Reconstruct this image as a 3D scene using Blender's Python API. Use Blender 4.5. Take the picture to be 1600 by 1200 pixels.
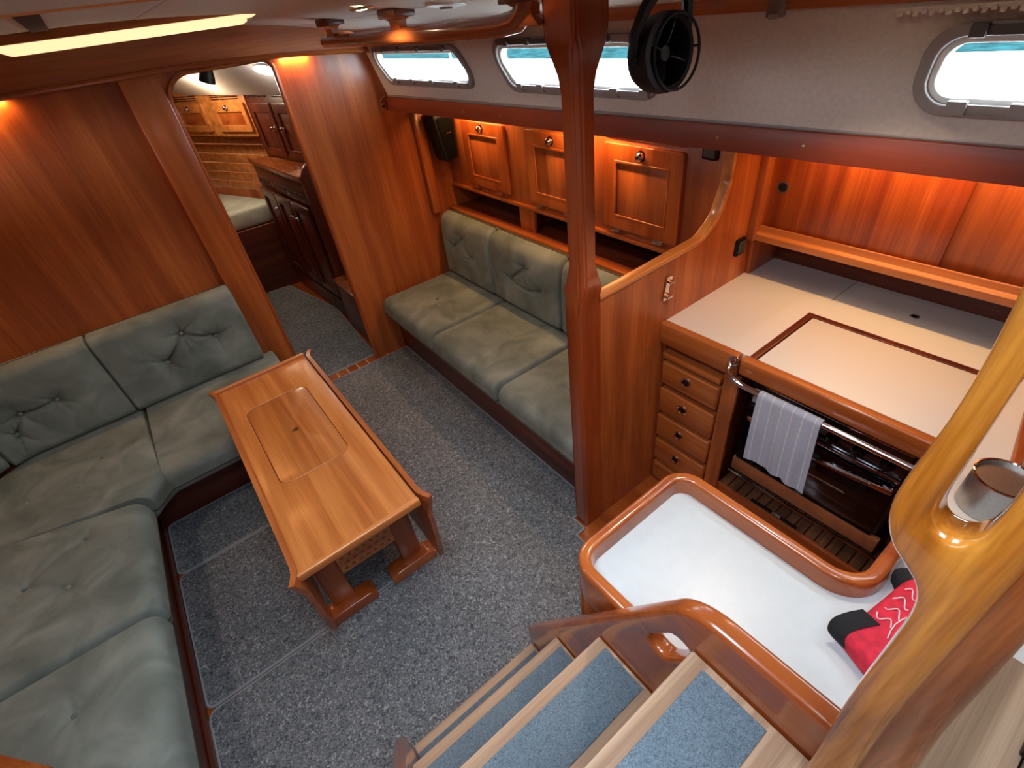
import bpy, bmesh, math, random
import numpy as np
from mathutils import Vector, Matrix
random.seed(7); RNG = np.random.RandomState(5)
for o in list(bpy.data.objects): bpy.data.objects.remove(o)
sc = bpy.context.scene
COL = sc.collection

# ------------------------------------------------------------------ camera
yaw, pitch, roll, FPX = math.radians(32.258), math.radians(-38.586), math.radians(8.494), 758.4
ca, sa, cb, sb, cc, s_c = math.cos(yaw), math.sin(yaw), math.cos(pitch), math.sin(pitch), math.cos(roll), math.sin(roll)
fw = Vector((sa*cb, ca*cb, sb)); rt = Vector((ca, -sa, 0)); dn = -rt.cross(fw)
r2 = cc*rt + s_c*dn; d2 = -s_c*rt + cc*dn
cam = bpy.data.cameras.new('camera'); camo = bpy.data.objects.new('camera', cam); COL.objects.link(camo)
cam.sensor_width = 36; cam.lens = FPX/1600*36; cam.clip_start = 0.01
mw = Matrix.Identity(4)
for i in range(3):
    mw[i][0] = r2[i]; mw[i][1] = -d2[i]; mw[i][2] = -fw[i]; mw[i][3] = (0, 0, 1.95)[i]
camo.matrix_world = mw
sc.camera = camo

# ------------------------------------------------------------------ world, exposure
W = bpy.data.worlds.new('world'); sc.world = W; W.use_nodes = True
bg = W.node_tree.nodes['Background']; bg.inputs[0].default_value = (0.77, 0.885, 1.0, 1); bg.inputs[1].default_value = 16.5
sc.view_settings.view_transform = 'Standard'; sc.view_settings.look = 'None'
sc.view_settings.exposure = 0.34; sc.view_settings.gamma = 1.0; sc.view_settings.use_curve_mapping = False
sc.cycles.max_bounces = 8; sc.cycles.caustics_reflective = False; sc.cycles.caustics_refractive = False
WARM = (1.0, 0.62, 0.30)
def area(name, loc, size, rot, power=0, color=(1, 1, 1), portal=False, spread=180):
    l = bpy.data.lights.new(name, 'AREA'); l.shape = 'RECTANGLE'; l.size, l.size_y = size
    l.energy = power; l.color = color; l.spread = math.radians(spread)
    if portal: l.cycles.is_portal = True
    o = bpy.data.objects.new(name, l); COL.objects.link(o); o.location = loc; o.rotation_euler = rot
    return o
# daylight enters through the deck hatch, the companionway and the cabin-side windows (portals only guide the sky sampling)
area('hatch_portal', (0, 0.49, 2.1), (0.56, 0.50), (0, 0, 0), portal=True)
area('companionway_portal', (0.05, -0.20, 2.1), (0.44, 0.40), (0, 0, 0), portal=True)
area('window_portal', (1.42, 1.35, 1.74), (0.3, 3.4), (0, math.radians(90), 0), portal=True)
area('window_portal', (-1.46, 1.6, 1.74), (0.3, 3.0), (0, math.radians(-90), 0), portal=True)

# ------------------------------------------------------------------ materials
def lin(c):
    return tuple(((v/255)/12.92 if v/255 <= .04045 else ((v/255+.055)/1.055)**2.4) for v in c) + (1,)
def newmat(name):
    m = bpy.data.materials.new(name); m.use_nodes = True
    return m, m.node_tree.nodes, m.node_tree.links, m.node_tree.nodes['Principled BSDF']
def plain(name, col, rough=.5, metal=0, coat=0, noise=0, nscale=40, bump=0, spec=.5):
    m, N, L, B = newmat(name)
    B.inputs['Base Color'].default_value = lin(col); B.inputs['Roughness'].default_value = rough
    B.inputs['Metallic'].default_value = metal; B.inputs['Coat Weight'].default_value = coat
    B.inputs['Specular IOR Level'].default_value = spec
    tc = N.new('ShaderNodeTexCoord'); nz = N.new('ShaderNodeTexNoise'); nz.inputs['Scale'].default_value = nscale; nz.inputs['Detail'].default_value = 4
    L.new(tc.outputs['Object'], nz.inputs['Vector'])
    if noise:
        r = N.new('ShaderNodeValToRGB'); L.new(nz.outputs[0], r.inputs[0])
        r.color_ramp.elements[0].position = .3; r.color_ramp.elements[1].position = .7
        r.color_ramp.elements[0].color = lin([max(0, v*(1-noise)) for v in col]); r.color_ramp.elements[1].color = lin([min(255, v*(1+noise)) for v in col])
        L.new(r.outputs[0], B.inputs['Base Color'])
    if bump:
        b = N.new('ShaderNodeBump'); b.inputs['Strength'].default_value = bump; b.inputs['Distance'].default_value = .002
        L.new(nz.outputs[0], b.inputs['Height']); L.new(b.outputs[0], B.inputs['Normal'])
    return m
def wood(name, dark, mid, light, axis='Z', rough=.32, coat=.25, cross=14, streak=.35, along=.9, tilt=None):
    m, N, L, B = newmat(name)
    tc = N.new('ShaderNodeTexCoord'); oi = N.new('ShaderNodeObjectInfo')
    add = N.new('ShaderNodeVectorMath'); add.operation = 'MULTIPLY_ADD'
    L.new(oi.outputs['Random'], add.inputs[0]); add.inputs[1].default_value = (7.3, 5.1, 3.7); L.new(tc.outputs['Object'], add.inputs[2])
    def stretched(s_al, s_cr):
        mp = N.new('ShaderNodeMapping'); v = [s_cr]*3; v['XYZ'.index(axis)] = s_al
        mp.inputs['Scale'].default_value = v
        if tilt: mp.inputs['Rotation'].default_value = tilt
        L.new(add.outputs[0], mp.inputs['Vector']); return mp.outputs[0]
    n1 = N.new('ShaderNodeTexNoise'); n1.inputs['Scale'].default_value = 1; n1.inputs['Detail'].default_value = 3; n1.inputs['Distortion'].default_value = .4
    L.new(stretched(along, cross), n1.inputs['Vector'])
    n2 = N.new('ShaderNodeTexNoise'); n2.inputs['Scale'].default_value = 1; n2.inputs['Detail'].default_value = 5
    L.new(stretched(along*5, cross*12), n2.inputs['Vector'])
    n3 = N.new('ShaderNodeTexNoise'); n3.inputs['Scale'].default_value = 1.3; n3.inputs['Detail'].default_value = 2
    L.new(add.outputs[0], n3.inputs['Vector'])
    r = N.new('ShaderNodeValToRGB'); L.new(n1.outputs[0], r.inputs[0])
    e = r.color_ramp.elements; e[0].position = .32; e[0].color = lin(dark); e[1].position = .68; e[1].color = lin(light)
    k = e.new(.5); k.color = lin(mid)
    mx = N.new('ShaderNodeMix'); mx.data_type = 'RGBA'; mx.blend_type = 'MULTIPLY'; mx.inputs[0].default_value = streak
    r2_ = N.new('ShaderNodeValToRGB'); L.new(n2.outputs[0], r2_.inputs[0]); r2_.color_ramp.elements[0].position = .35; r2_.color_ramp.elements[1].position = .6
    r2_.color_ramp.elements[0].color = (.45, .36, .3, 1); r2_.color_ramp.elements[1].color = (1, 1, 1, 1)
    L.new(r.outputs[0], mx.inputs[6]); L.new(r2_.outputs[0], mx.inputs[7])
    mx2 = N.new('ShaderNodeMix'); mx2.data_type = 'RGBA'; mx2.blend_type = 'MULTIPLY'; mx2.inputs[0].default_value = .5
    r3 = N.new('ShaderNodeValToRGB'); L.new(n3.outputs[0], r3.inputs[0]); r3.color_ramp.elements[0].position = .3; r3.color_ramp.elements[1].position = .65
    r3.color_ramp.elements[0].color = (.72, .66, .62, 1); r3.color_ramp.elements[1].color = (1, 1, 1, 1)
    L.new(mx.outputs[2], mx2.inputs[6]); L.new(r3.outputs[0], mx2.inputs[7])
    L.new(mx2.outputs[2], B.inputs['Base Color'])
    B.inputs['Roughness'].default_value = rough; B.inputs['Coat Weight'].default_value = coat; B.inputs['Coat Roughness'].default_value = .15
    b = N.new('ShaderNodeBump'); b.inputs['Strength'].default_value = .08; b.inputs['Distance'].default_value = .001
    L.new(n2.outputs[0], b.inputs['Height']); L.new(b.outputs[0], B.inputs['Normal'])
    return m
MD, MM, ML = (148, 74, 34), (174, 92, 42), (198, 114, 54)
M = {}
for ax in 'XYZ':
    M['mah'+ax] = wood('mahogany_'+ax, MD, MM, ML, ax, rough=.36, coat=.2, cross=11)
    M['gloss'+ax] = wood('varnished_mahogany_'+ax, (146, 70, 29), (168, 87, 38), (190, 107, 49), ax, rough=.22, coat=.7, cross=9, streak=.22)
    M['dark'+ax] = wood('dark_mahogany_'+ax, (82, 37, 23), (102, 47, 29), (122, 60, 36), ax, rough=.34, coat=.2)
    M['teak'+ax] = wood('golden_mahogany_'+ax, (182, 106, 50), (206, 130, 66), (222, 150, 82), ax, rough=.3, coat=.35, cross=22, streak=.25)
M['golden'] = wood('thick_golden_varnish', (136, 72, 18), (176, 106, 32), (204, 136, 52), 'Z', rough=.15, coat=1, cross=26, along=3, streak=.4)
M['golden_shaded'] = wood('shaded_golden_varnish', (104, 46, 18), (132, 66, 26), (156, 86, 36), 'Z', rough=.15, coat=1, cross=26, along=3, streak=.4)  # darker copy of the golden varnish, for the face turned from the light
M['drawer'] = wood('orange_mahogany_front', (160, 84, 36), (182, 102, 46), (200, 120, 58), 'Y', rough=.28, coat=.4, cross=20, streak=.25)
M['bare'] = wood('bare_teak_nosing', (150, 118, 92), (178, 146, 118), (200, 170, 142), 'X', rough=.7, coat=0, cross=40)
M['weather'] = wood('weathered_teak', (120, 98, 76), (150, 126, 102), (172, 150, 126), 'X', rough=.75, coat=0, cross=30)
M['niche'] = wood('brown_teak_slat', (84, 52, 32), (104, 66, 42), (124, 82, 54), 'X', rough=.5, coat=0, cross=40)

def velvet():
    m, N, L, B = newmat('grey_green_velour')
    tc = N.new('ShaderNodeTexCoord'); oi = N.new('ShaderNodeObjectInfo')
    add = N.new('ShaderNodeVectorMath'); add.operation = 'MULTIPLY_ADD'
    L.new(oi.outputs['Random'], add.inputs[0]); add.inputs[1].default_value = (9, 4, 2); L.new(tc.outputs['Object'], add.inputs[2])
    n1 = N.new('ShaderNodeTexNoise'); n1.inputs['Scale'].default_value = 5; n1.inputs['Detail'].default_value = 5; n1.inputs['Distortion'].default_value = .8
    n2 = N.new('ShaderNodeTexNoise'); n2.inputs['Scale'].default_value = 420; n2.inputs['Detail'].default_value = 2
    L.new(add.outputs[0], n1.inputs['Vector']); L.new(add.outputs[0], n2.inputs['Vector'])
    r = N.new('ShaderNodeValToRGB'); L.new(n1.outputs[0], r.inputs[0])
    e = r.color_ramp.elements; e[0].position = .32; e[0].color = lin((99, 109, 104)); e[1].position = .7; e[1].color = lin((140, 151, 146))
    k = e.new(.5); k.color = lin((118, 129, 124))
    L.new(r.outputs[0], B.inputs['Base Color']); B.inputs['Roughness'].default_value = .9
    B.inputs['Sheen Weight'].default_value = .35; B.inputs['Sheen Roughness'].default_value = .4; B.inputs['Sheen Tint'].default_value = lin((190, 195, 180))
    B.inputs['Specular IOR Level'].default_value = .15
    b = N.new('ShaderNodeBump'); b.inputs['Strength'].default_value = .15; b.inputs['Distance'].default_value = .001
    L.new(n2.outputs[0], b.inputs['Height']); L.new(b.outputs[0], B.inputs['Normal'])
    return m
M['velvet'] = velvet()
M['piping'] = plain('dark_green_seam', (58, 62, 52), .9)
def carpet(name, d, mcol, l, scale):
    m, N, L, B = newmat(name)
    tc = N.new('ShaderNodeTexCoord')
    n1 = N.new('ShaderNodeTexNoise'); n1.inputs['Scale'].default_value = scale; n1.inputs['Detail'].default_value = 3; n1.inputs['Distortion'].default_value = 1.6
    n2 = N.new('ShaderNodeTexNoise'); n2.inputs['Scale'].default_value = scale*3.1; n2.inputs['Detail'].default_value = 2
    n3 = N.new('ShaderNodeTexNoise'); n3.inputs['Scale'].default_value = 3; n3.inputs['Detail'].default_value = 2
    for n in (n1, n2, n3): L.new(tc.outputs['Object'], n.inputs['Vector'])
    ad = N.new('ShaderNodeMath'); ad.operation = 'MULTIPLY_ADD'; L.new(n2.outputs[0], ad.inputs[0]); ad.inputs[1].default_value = .5
    L.new(n1.outputs[0], ad.inputs[2])
    r = N.new('ShaderNodeValToRGB'); L.new(ad.outputs[0], r.inputs[0])
    e = r.color_ramp.elements; e[0].position = .58; e[0].color = lin(d); e[1].position = .95; e[1].color = lin(l)
    k = e.new(.74); k.color = lin(mcol)
    k = e.new(.86); k.color = lin([v*1.12 for v in mcol])
    mx = N.new('ShaderNodeMix'); mx.data_type = 'RGBA'; mx.blend_type = 'MULTIPLY'; mx.inputs[0].default_value = 1
    r3 = N.new('ShaderNodeValToRGB'); L.new(n3.outputs[0], r3.inputs[0]); r3.color_ramp.elements[0].position = .35; r3.color_ramp.elements[1].position = .65
    r3.color_ramp.elements[0].color = (.82, .82, .82, 1); r3.color_ramp.elements[1].color = (1, 1, 1, 1)
    L.new(r.outputs[0], mx.inputs[6]); L.new(r3.outputs[0], mx.inputs[7]); L.new(mx.outputs[2], B.inputs['Base Color'])
    B.inputs['Roughness'].default_value = 1; B.inputs['Specular IOR Level'].default_value = .05
    b = N.new('ShaderNodeBump'); b.inputs['Strength'].default_value = .7; b.inputs['Distance'].default_value = .004
    L.new(ad.outputs[0], b.inputs['Height']); L.new(b.outputs[0], B.inputs['Normal'])
    return m
M['carpet'] = carpet('grey_blue_loop_carpet', (80, 86, 94), (122, 128, 133), (190, 193, 193), 74)
M['pad'] = carpet('blue_nonskid_pad', (88, 101, 112), (110, 125, 136), (130, 144, 154), 260)
M['bind'] = plain('grey_carpet_binding', (150, 154, 158), .9)
M['liner'] = plain('beige_vinyl_liner', (196, 184, 172), .75, noise=.03, nscale=90, bump=.25)
M['ceil'] = plain('grey_beige_headliner', (204, 196, 187), .7, noise=.03, nscale=120, bump=.1)
M['white'] = plain('white_laminate', (222, 220, 214), .38, noise=.01, nscale=300)
M['whitep'] = plain('white_plastic', (226, 226, 222), .4, noise=.01)
M['gel'] = plain('white_gelcoat_deck', (228, 228, 224), .6, noise=.03, nscale=12)
M['grey'] = plain('grey_window_plastic', (138, 130, 126), .45, noise=.04)
M['dkgrey'] = plain('dark_grey_plastic', (70, 68, 68), .4, noise=.03)
M['black'] = plain('black_plastic', (17, 17, 20), .5, noise=.1, spec=.25)
M['blackgl'] = plain('black_oven_glass', (9, 9, 10), .08, noise=.1, coat=.5)
M['chrome'] = plain('polished_chrome', (222, 222, 226), .08, 1, noise=.02)
M['steel'] = plain('brushed_stainless', (186, 184, 181), .4, 1, noise=.04, nscale=200)
M['dksteel'] = plain('dark_steel_band', (88, 88, 92), .3, .8, noise=.04)
M['copper'] = plain('brown_bronze_band', (178, 112, 72), .35, .2, noise=.06)
M['brass'] = plain('dull_brass', (190, 165, 120), .3, 1, noise=.05)
M['red'] = plain('red_quilted_cloth', (196, 34, 58), .85, noise=.12, nscale=60, bump=.4)
M['blackcl'] = plain('black_webbing', (22, 22, 26), .9, noise=.2, nscale=300, bump=.4)
M['thread'] = plain('white_embroidery', (225, 210, 214), .8, noise=.05)
M['water'] = plain('teal_harbour_water', (22, 44, 46), .9, noise=.3, nscale=2.0, bump=.6, spec=0)
M['bluedk'] = plain('blue_fender_vinyl', (90, 140, 190), .4, noise=.05)
M['holly'] = plain('pale_holly_inlay', (214, 178, 126), .5, noise=.06)
M['void'] = plain('dark_hole_shade', (58, 30, 24), .8, noise=.1)
M['berth'] = plain('pale_green_berth_cloth', (204, 213, 202), .9, noise=.1, nscale=6)
def towel():
    m, N, L, B = newmat('blue_grey_striped_towel')
    uv = N.new('ShaderNodeTexCoord'); sp = N.new('ShaderNodeSeparateXYZ'); L.new(uv.outputs['UV'], sp.inputs[0])
    f = N.new('ShaderNodeMath'); f.operation = 'MULTIPLY'; f.inputs[1].default_value = 6.0; L.new(sp.outputs[0], f.inputs[0])
    g = N.new('ShaderNodeMath'); g.operation = 'FRACT'; L.new(f.outputs[0], g.inputs[0])
    h = N.new('ShaderNodeMath'); h.operation = 'COMPARE'; L.new(g.outputs[0], h.inputs[0]); h.inputs[1].default_value = .5; h.inputs[2].default_value = .035
    nz = N.new('ShaderNodeTexNoise'); nz.inputs['Scale'].default_value = 500; L.new(uv.outputs['Object'], nz.inputs['Vector'])
    r = N.new('ShaderNodeValToRGB'); L.new(nz.outputs[0], r.inputs[0]); r.color_ramp.elements[0].color = lin((136, 146, 172)); r.color_ramp.elements[1].color = lin((192, 199, 214))
    mx = N.new('ShaderNodeMix'); mx.data_type = 'RGBA'; L.new(h.outputs[0], mx.inputs[0]); L.new(r.outputs[0], mx.inputs[6]); mx.inputs[7].default_value = lin((214, 210, 206))
    L.new(mx.outputs[2], B.inputs['Base Color']); B.inputs['Roughness'].default_value = .95; B.inputs['Sheen Weight'].default_value = .2
    b = N.new('ShaderNodeBump'); b.inputs['Strength'].default_value = .3; b.inputs['Distance'].default_value = .001; L.new(nz.outputs[0], b.inputs['Height']); L.new(b.outputs[0], B.inputs['Normal'])
    return m
M['towel'] = towel()
def emit(name, col, s):
    m, N, L, B = newmat(name); B.inputs['Base Color'].default_value = lin((240, 235, 225))
    B.inputs['Emission Color'].default_value = (*col, 1); B.inputs['Emission Strength'].default_value = s; return m
M['tube'] = emit('warm_tube_diffuser', (1.0, .72, .36), .95)
M['spot'] = emit('warm_halogen_lens', (1.0, .78, .5), 30)
M['strip'] = emit('amber_strip_light', WARM, 20)
M['port'] = emit('porthole_glow', (.9, .95, 1.0), 6)  # emission stands in for daylight through a porthole
def glass():
    m, N, L, B = newmat('clear_window_glass')
    t = N.new('ShaderNodeBsdfTransparent'); t.inputs[0].default_value = (.95, .98, .98, 1); g = N.new('ShaderNodeBsdfGlossy'); g.inputs['Roughness'].default_value = .02
    fr = N.new('ShaderNodeFresnel'); fr.inputs[0].default_value = 1.45; mx = N.new('ShaderNodeMixShader')
    ge = N.new('ShaderNodeNewGeometry'); iv = N.new('ShaderNodeMath'); iv.operation = 'SUBTRACT'; iv.inputs[0].default_value = 1; L.new(ge.outputs['Backfacing'], iv.inputs[1])
    ml = N.new('ShaderNodeMath'); ml.operation = 'MULTIPLY'; L.new(iv.outputs[0], ml.inputs[0]); L.new(fr.outputs[0], ml.inputs[1]); L.new(ml.outputs[0], mx.inputs[0]); L.new(t.outputs[0], mx.inputs[1]); L.new(g.outputs[0], mx.inputs[2])
    L.new(mx.outputs[0], N['Material Output'].inputs[0]); return m
M['glass'] = glass()

# ------------------------------------------------------------------ helpers
def link(name, me, mat, parent=None, loc=None, smooth=35):
    if mat is not None and len(me.materials) == 0: me.materials.append(M[mat] if isinstance(mat, str) else mat)
    if smooth and len(me.polygons):
        me.polygons.foreach_set('use_smooth', [True]*len(me.polygons)); me.set_sharp_from_angle(angle=math.radians(smooth))
    o = bpy.data.objects.new(name, me); COL.objects.link(o)
    w = Vector(loc if loc is not None else (0, 0, 0))
    if parent is not None:
        o.parent = parent
        pw = Vector((0, 0, 0)); p = parent
        while p is not None: pw += p.location; p = p.parent
        o.location = w - pw
    else: o.location = w
    return o
def tag(o, label, cat, group=None, kind=None):
    if label: o['label'] = label
    if cat: o['category'] = cat
    if group: o['group'] = group
    if kind: o['kind'] = kind
    return o
def thing(name, label, cat, loc, group=None, kind=None):
    o = bpy.data.objects.new(name, None); COL.objects.link(o); o.location = loc; o.empty_display_size = .05
    return tag(o, label, cat, group, kind)
def struct(o, label=None):
    o['kind'] = 'structure'
    if label: o['label'] = label
    return o
def recenter(o):
    """move the origin of an unparented mesh object to the base centre of its mesh"""
    me = o.data; n = len(me.vertices); a = np.empty(n*3); me.vertices.foreach_get('co', a); a = a.reshape(-1, 3)
    c = (a.min(0)+a.max(0))/2; c[2] = a[:, 2].min()
    me.transform(Matrix.Translation(-Vector(c))); o.location = o.location + Vector(c); return o
def bm_mesh(bm, name='m'):
    me = bpy.data.meshes.new(name); bmesh.ops.recalc_face_normals(bm, faces=bm.faces); bm.to_mesh(me); bm.free(); return me
def add_box(bm, lo, hi, bev=0, seg=2):
    lo, hi = Vector(lo), Vector(hi)
    r = bmesh.ops.create_cube(bm, size=1, matrix=Matrix.Translation((lo+hi)/2) @ Matrix.Diagonal(((hi-lo).x, (hi-lo).y, (hi-lo).z, 1)))
    if bev:
        es = list({e for v in r['verts'] for e in v.link_edges})
        bmesh.ops.bevel(bm, geom=es, offset=bev, segments=seg, affect='EDGES', profile=.5)
def box(lo, hi, bev=.003, seg=2):
    bm = bmesh.new(); add_box(bm, lo, hi, bev, seg); return bm_mesh(bm)
def boxes(lst, bev=.003, seg=1):
    bm = bmesh.new()
    for lo, hi in lst: add_box(bm, lo, hi, bev, seg)
    return bm_mesh(bm)
def hexa(p8, bev=.003):
    """solid from 8 corners: bottom loop 0-3, top loop 4-7"""
    bm = bmesh.new(); v = [bm.verts.new(p) for p in p8]
    for f in ((0, 1, 2, 3), (4, 5, 6, 7), (0, 1, 5, 4), (1, 2, 6, 5), (2, 3, 7, 6), (3, 0, 4, 7)): bm.faces.new([v[i] for i in f])
    bmesh.ops.recalc_face_normals(bm, faces=bm.faces)
    if bev: bmesh.ops.bevel(bm, geom=bm.edges[:], offset=bev, segments=2, affect='EDGES', profile=.5)
    return bm_mesh(bm)
def rpoly(pts, r, n=6):
    """rounded polygon; r is a radius or list of radii"""
    out = []; k = len(pts)
    for i in range(k):
        p = np.array(pts[i], float); a = np.array(pts[i-1], float)-p; b = np.array(pts[(i+1) % k], float)-p
        ri = r[i] if isinstance(r, (list, tuple)) else r
        la, lb = np.linalg.norm(a), np.linalg.norm(b); a /= la; b /= lb
        ang = math.acos(max(-1, min(1, a@b)))
        if ri <= 0 or ang > 3.1: out.append(tuple(p)); continue
        t = min(ri/math.tan(ang/2), .49*la, .49*lb); rr = t*math.tan(ang/2)
        c = p+(a+b)/np.linalg.norm(a+b)*rr/math.sin(ang/2)
        s, e = p+a*t-c, p+b*t-c
        a0, a1 = math.atan2(s[1], s[0]), math.atan2(e[1], e[0]); d = (a1-a0+math.pi) % (2*math.pi)-math.pi
        for j in range(n+1):
            q = a0+d*j/n; out.append((c[0]+rr*math.cos(q), c[1]+rr*math.sin(q)))
    return out
def plate(loops, t, bev=0, axes='XZY', at=0, res=2):
    """flat board with holes: loops in (u,v), thickness t starting at `at` along w. axes names u,v,w"""
    cu = bpy.data.curves.new('c', 'CURVE'); cu.dimensions = '2D'; cu.fill_mode = 'BOTH'
    cu.extrude = max(t/2-bev, 0); cu.bevel_depth = bev; cu.bevel_resolution = res; cu.offset = -bev
    for lp in loops:
        s = cu.splines.new('POLY'); s.points.add(len(lp)-1); s.use_cyclic_u = True
        for p, q in zip(s.points, lp): p.co = (q[0], q[1], 0, 1)
    o = bpy.data.objects.new('c', cu); COL.objects.link(o)
    dg = bpy.context.evaluated_depsgraph_get(); me = bpy.data.meshes.new_from_object(o.evaluated_get(dg))
    bpy.data.objects.remove(o); bpy.data.curves.remove(cu)
    n = len(me.vertices); a = np.empty(n*3); me.vertices.foreach_get('co', a); a = a.reshape(-1, 3)
    b = np.zeros_like(a)
    for i, c in enumerate(axes): b[:, 'XYZ'.index(c)] = a[:, i]+(at+t/2 if i == 2 else 0)
    me.vertices.foreach_set('co', b.ravel()); me.materials.clear()
    bm = bmesh.new(); bm.from_mesh(me); bmesh.ops.remove_doubles(bm, verts=bm.verts, dist=1e-5); bmesh.ops.recalc_face_normals(bm, faces=bm.faces); bm.to_mesh(me); bm.free()
    return me
def vmap(me, fn):
    n = len(me.vertices); a = np.empty(n*3); me.vertices.foreach_get('co', a); a = fn(a.reshape(-1, 3).copy())
    me.vertices.foreach_set('co', np.ascontiguousarray(a).ravel()); me.update(); return me
def add_tube(bm, pts, r, n=10, closed=False, cap=True):
    pts = [Vector(p) for p in pts]; k = len(pts); rings = []
    up = None
    for i, p in enumerate(pts):
        t = (pts[(i+1) % k]-pts[i-1]) if closed else (pts[min(i+1, k-1)]-pts[max(i-1, 0)])
        t.normalize()
        if up is None: up = t.orthogonal().normalized()
        up = (up-t*up.dot(t)).normalized(); s = t.cross(up)
        ri = r[i] if isinstance(r, (list, tuple)) else r
        rings.append([bm.verts.new(p+(up*math.cos(2*math.pi*j/n)+s*math.sin(2*math.pi*j/n))*ri) for j in range(n)])
    for i in range(k if closed else k-1):
        A, B_ = rings[i], rings[(i+1) % k]
        for j in range(n): bm.faces.new((A[j], A[(j+1) % n], B_[(j+1) % n], B_[j]))
    if cap and not closed: bm.faces.new(rings[0]); bm.faces.new(rings[-1])
def tube(pts, r, n=10, closed=False):
    bm = bmesh.new(); add_tube(bm, pts, r, n, closed); return bm_mesh(bm)
def lathe(prof, axis, c, n=24):
    """profile [(radius, height)] revolved about axis vector through c"""
    ax = Vector(axis).normalized(); u = ax.orthogonal().normalized(); w = ax.cross(u); c = Vector(c)
    bm = bmesh.new(); rings = []
    for r, h in prof:
        if r < 1e-6: rings.append([bm.verts.new(c+ax*h)])
        else: rings.append([bm.verts.new(c+ax*h+(u*math.cos(2*math.pi*j/n)+w*math.sin(2*math.pi*j/n))*r) for j in range(n)])
    for A, B_ in zip(rings, rings[1:]):
        for j in range(n):
            a = [A[j % len(A)], A[(j+1) % len(A)], B_[(j+1) % len(B_)], B_[j % len(B_)]]
            f = []
            for v in a:
                if v not in f: f.append(v)
            if len(f) > 2: bm.faces.new(f)
    return bm_mesh(bm)
def grid_mesh(P):
    """P (n,m,3) -> quad sheet with uv"""
    n, m, _ = P.shape; idx = np.arange(n*m).reshape(n, m)
    F = np.stack([idx[:-1, :-1], idx[1:, :-1], idx[1:, 1:], idx[:-1, 1:]], -1).reshape(-1, 4)
    me = bpy.data.meshes.new('g'); me.from_pydata(P.reshape(-1, 3).tolist(), [], F.tolist())
    uv = me.uv_layers.new(name='UVMap'); li = np.empty(len(me.loops), int); me.loops.foreach_get('vertex_index', li)
    U = np.stack(np.meshgrid(np.linspace(0, 1, n), np.linspace(0, 1, m), indexing='ij'), -1).reshape(-1, 2)
    uv.data.foreach_set('uv', U[li].ravel()); me.update(); return me
def solid(me, t):
    bm = bmesh.new(); bm.from_mesh(me)
    bmesh.ops.solidify(bm, geom=bm.faces[:], thickness=t); bm.to_mesh(me); bm.free(); return me
def camber(x): return 2.022-.088*np.asarray(x)**2
def val_bot(y): return 1.547-.016*y
def val_top(y): return 1.612-.0135*y

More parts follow.
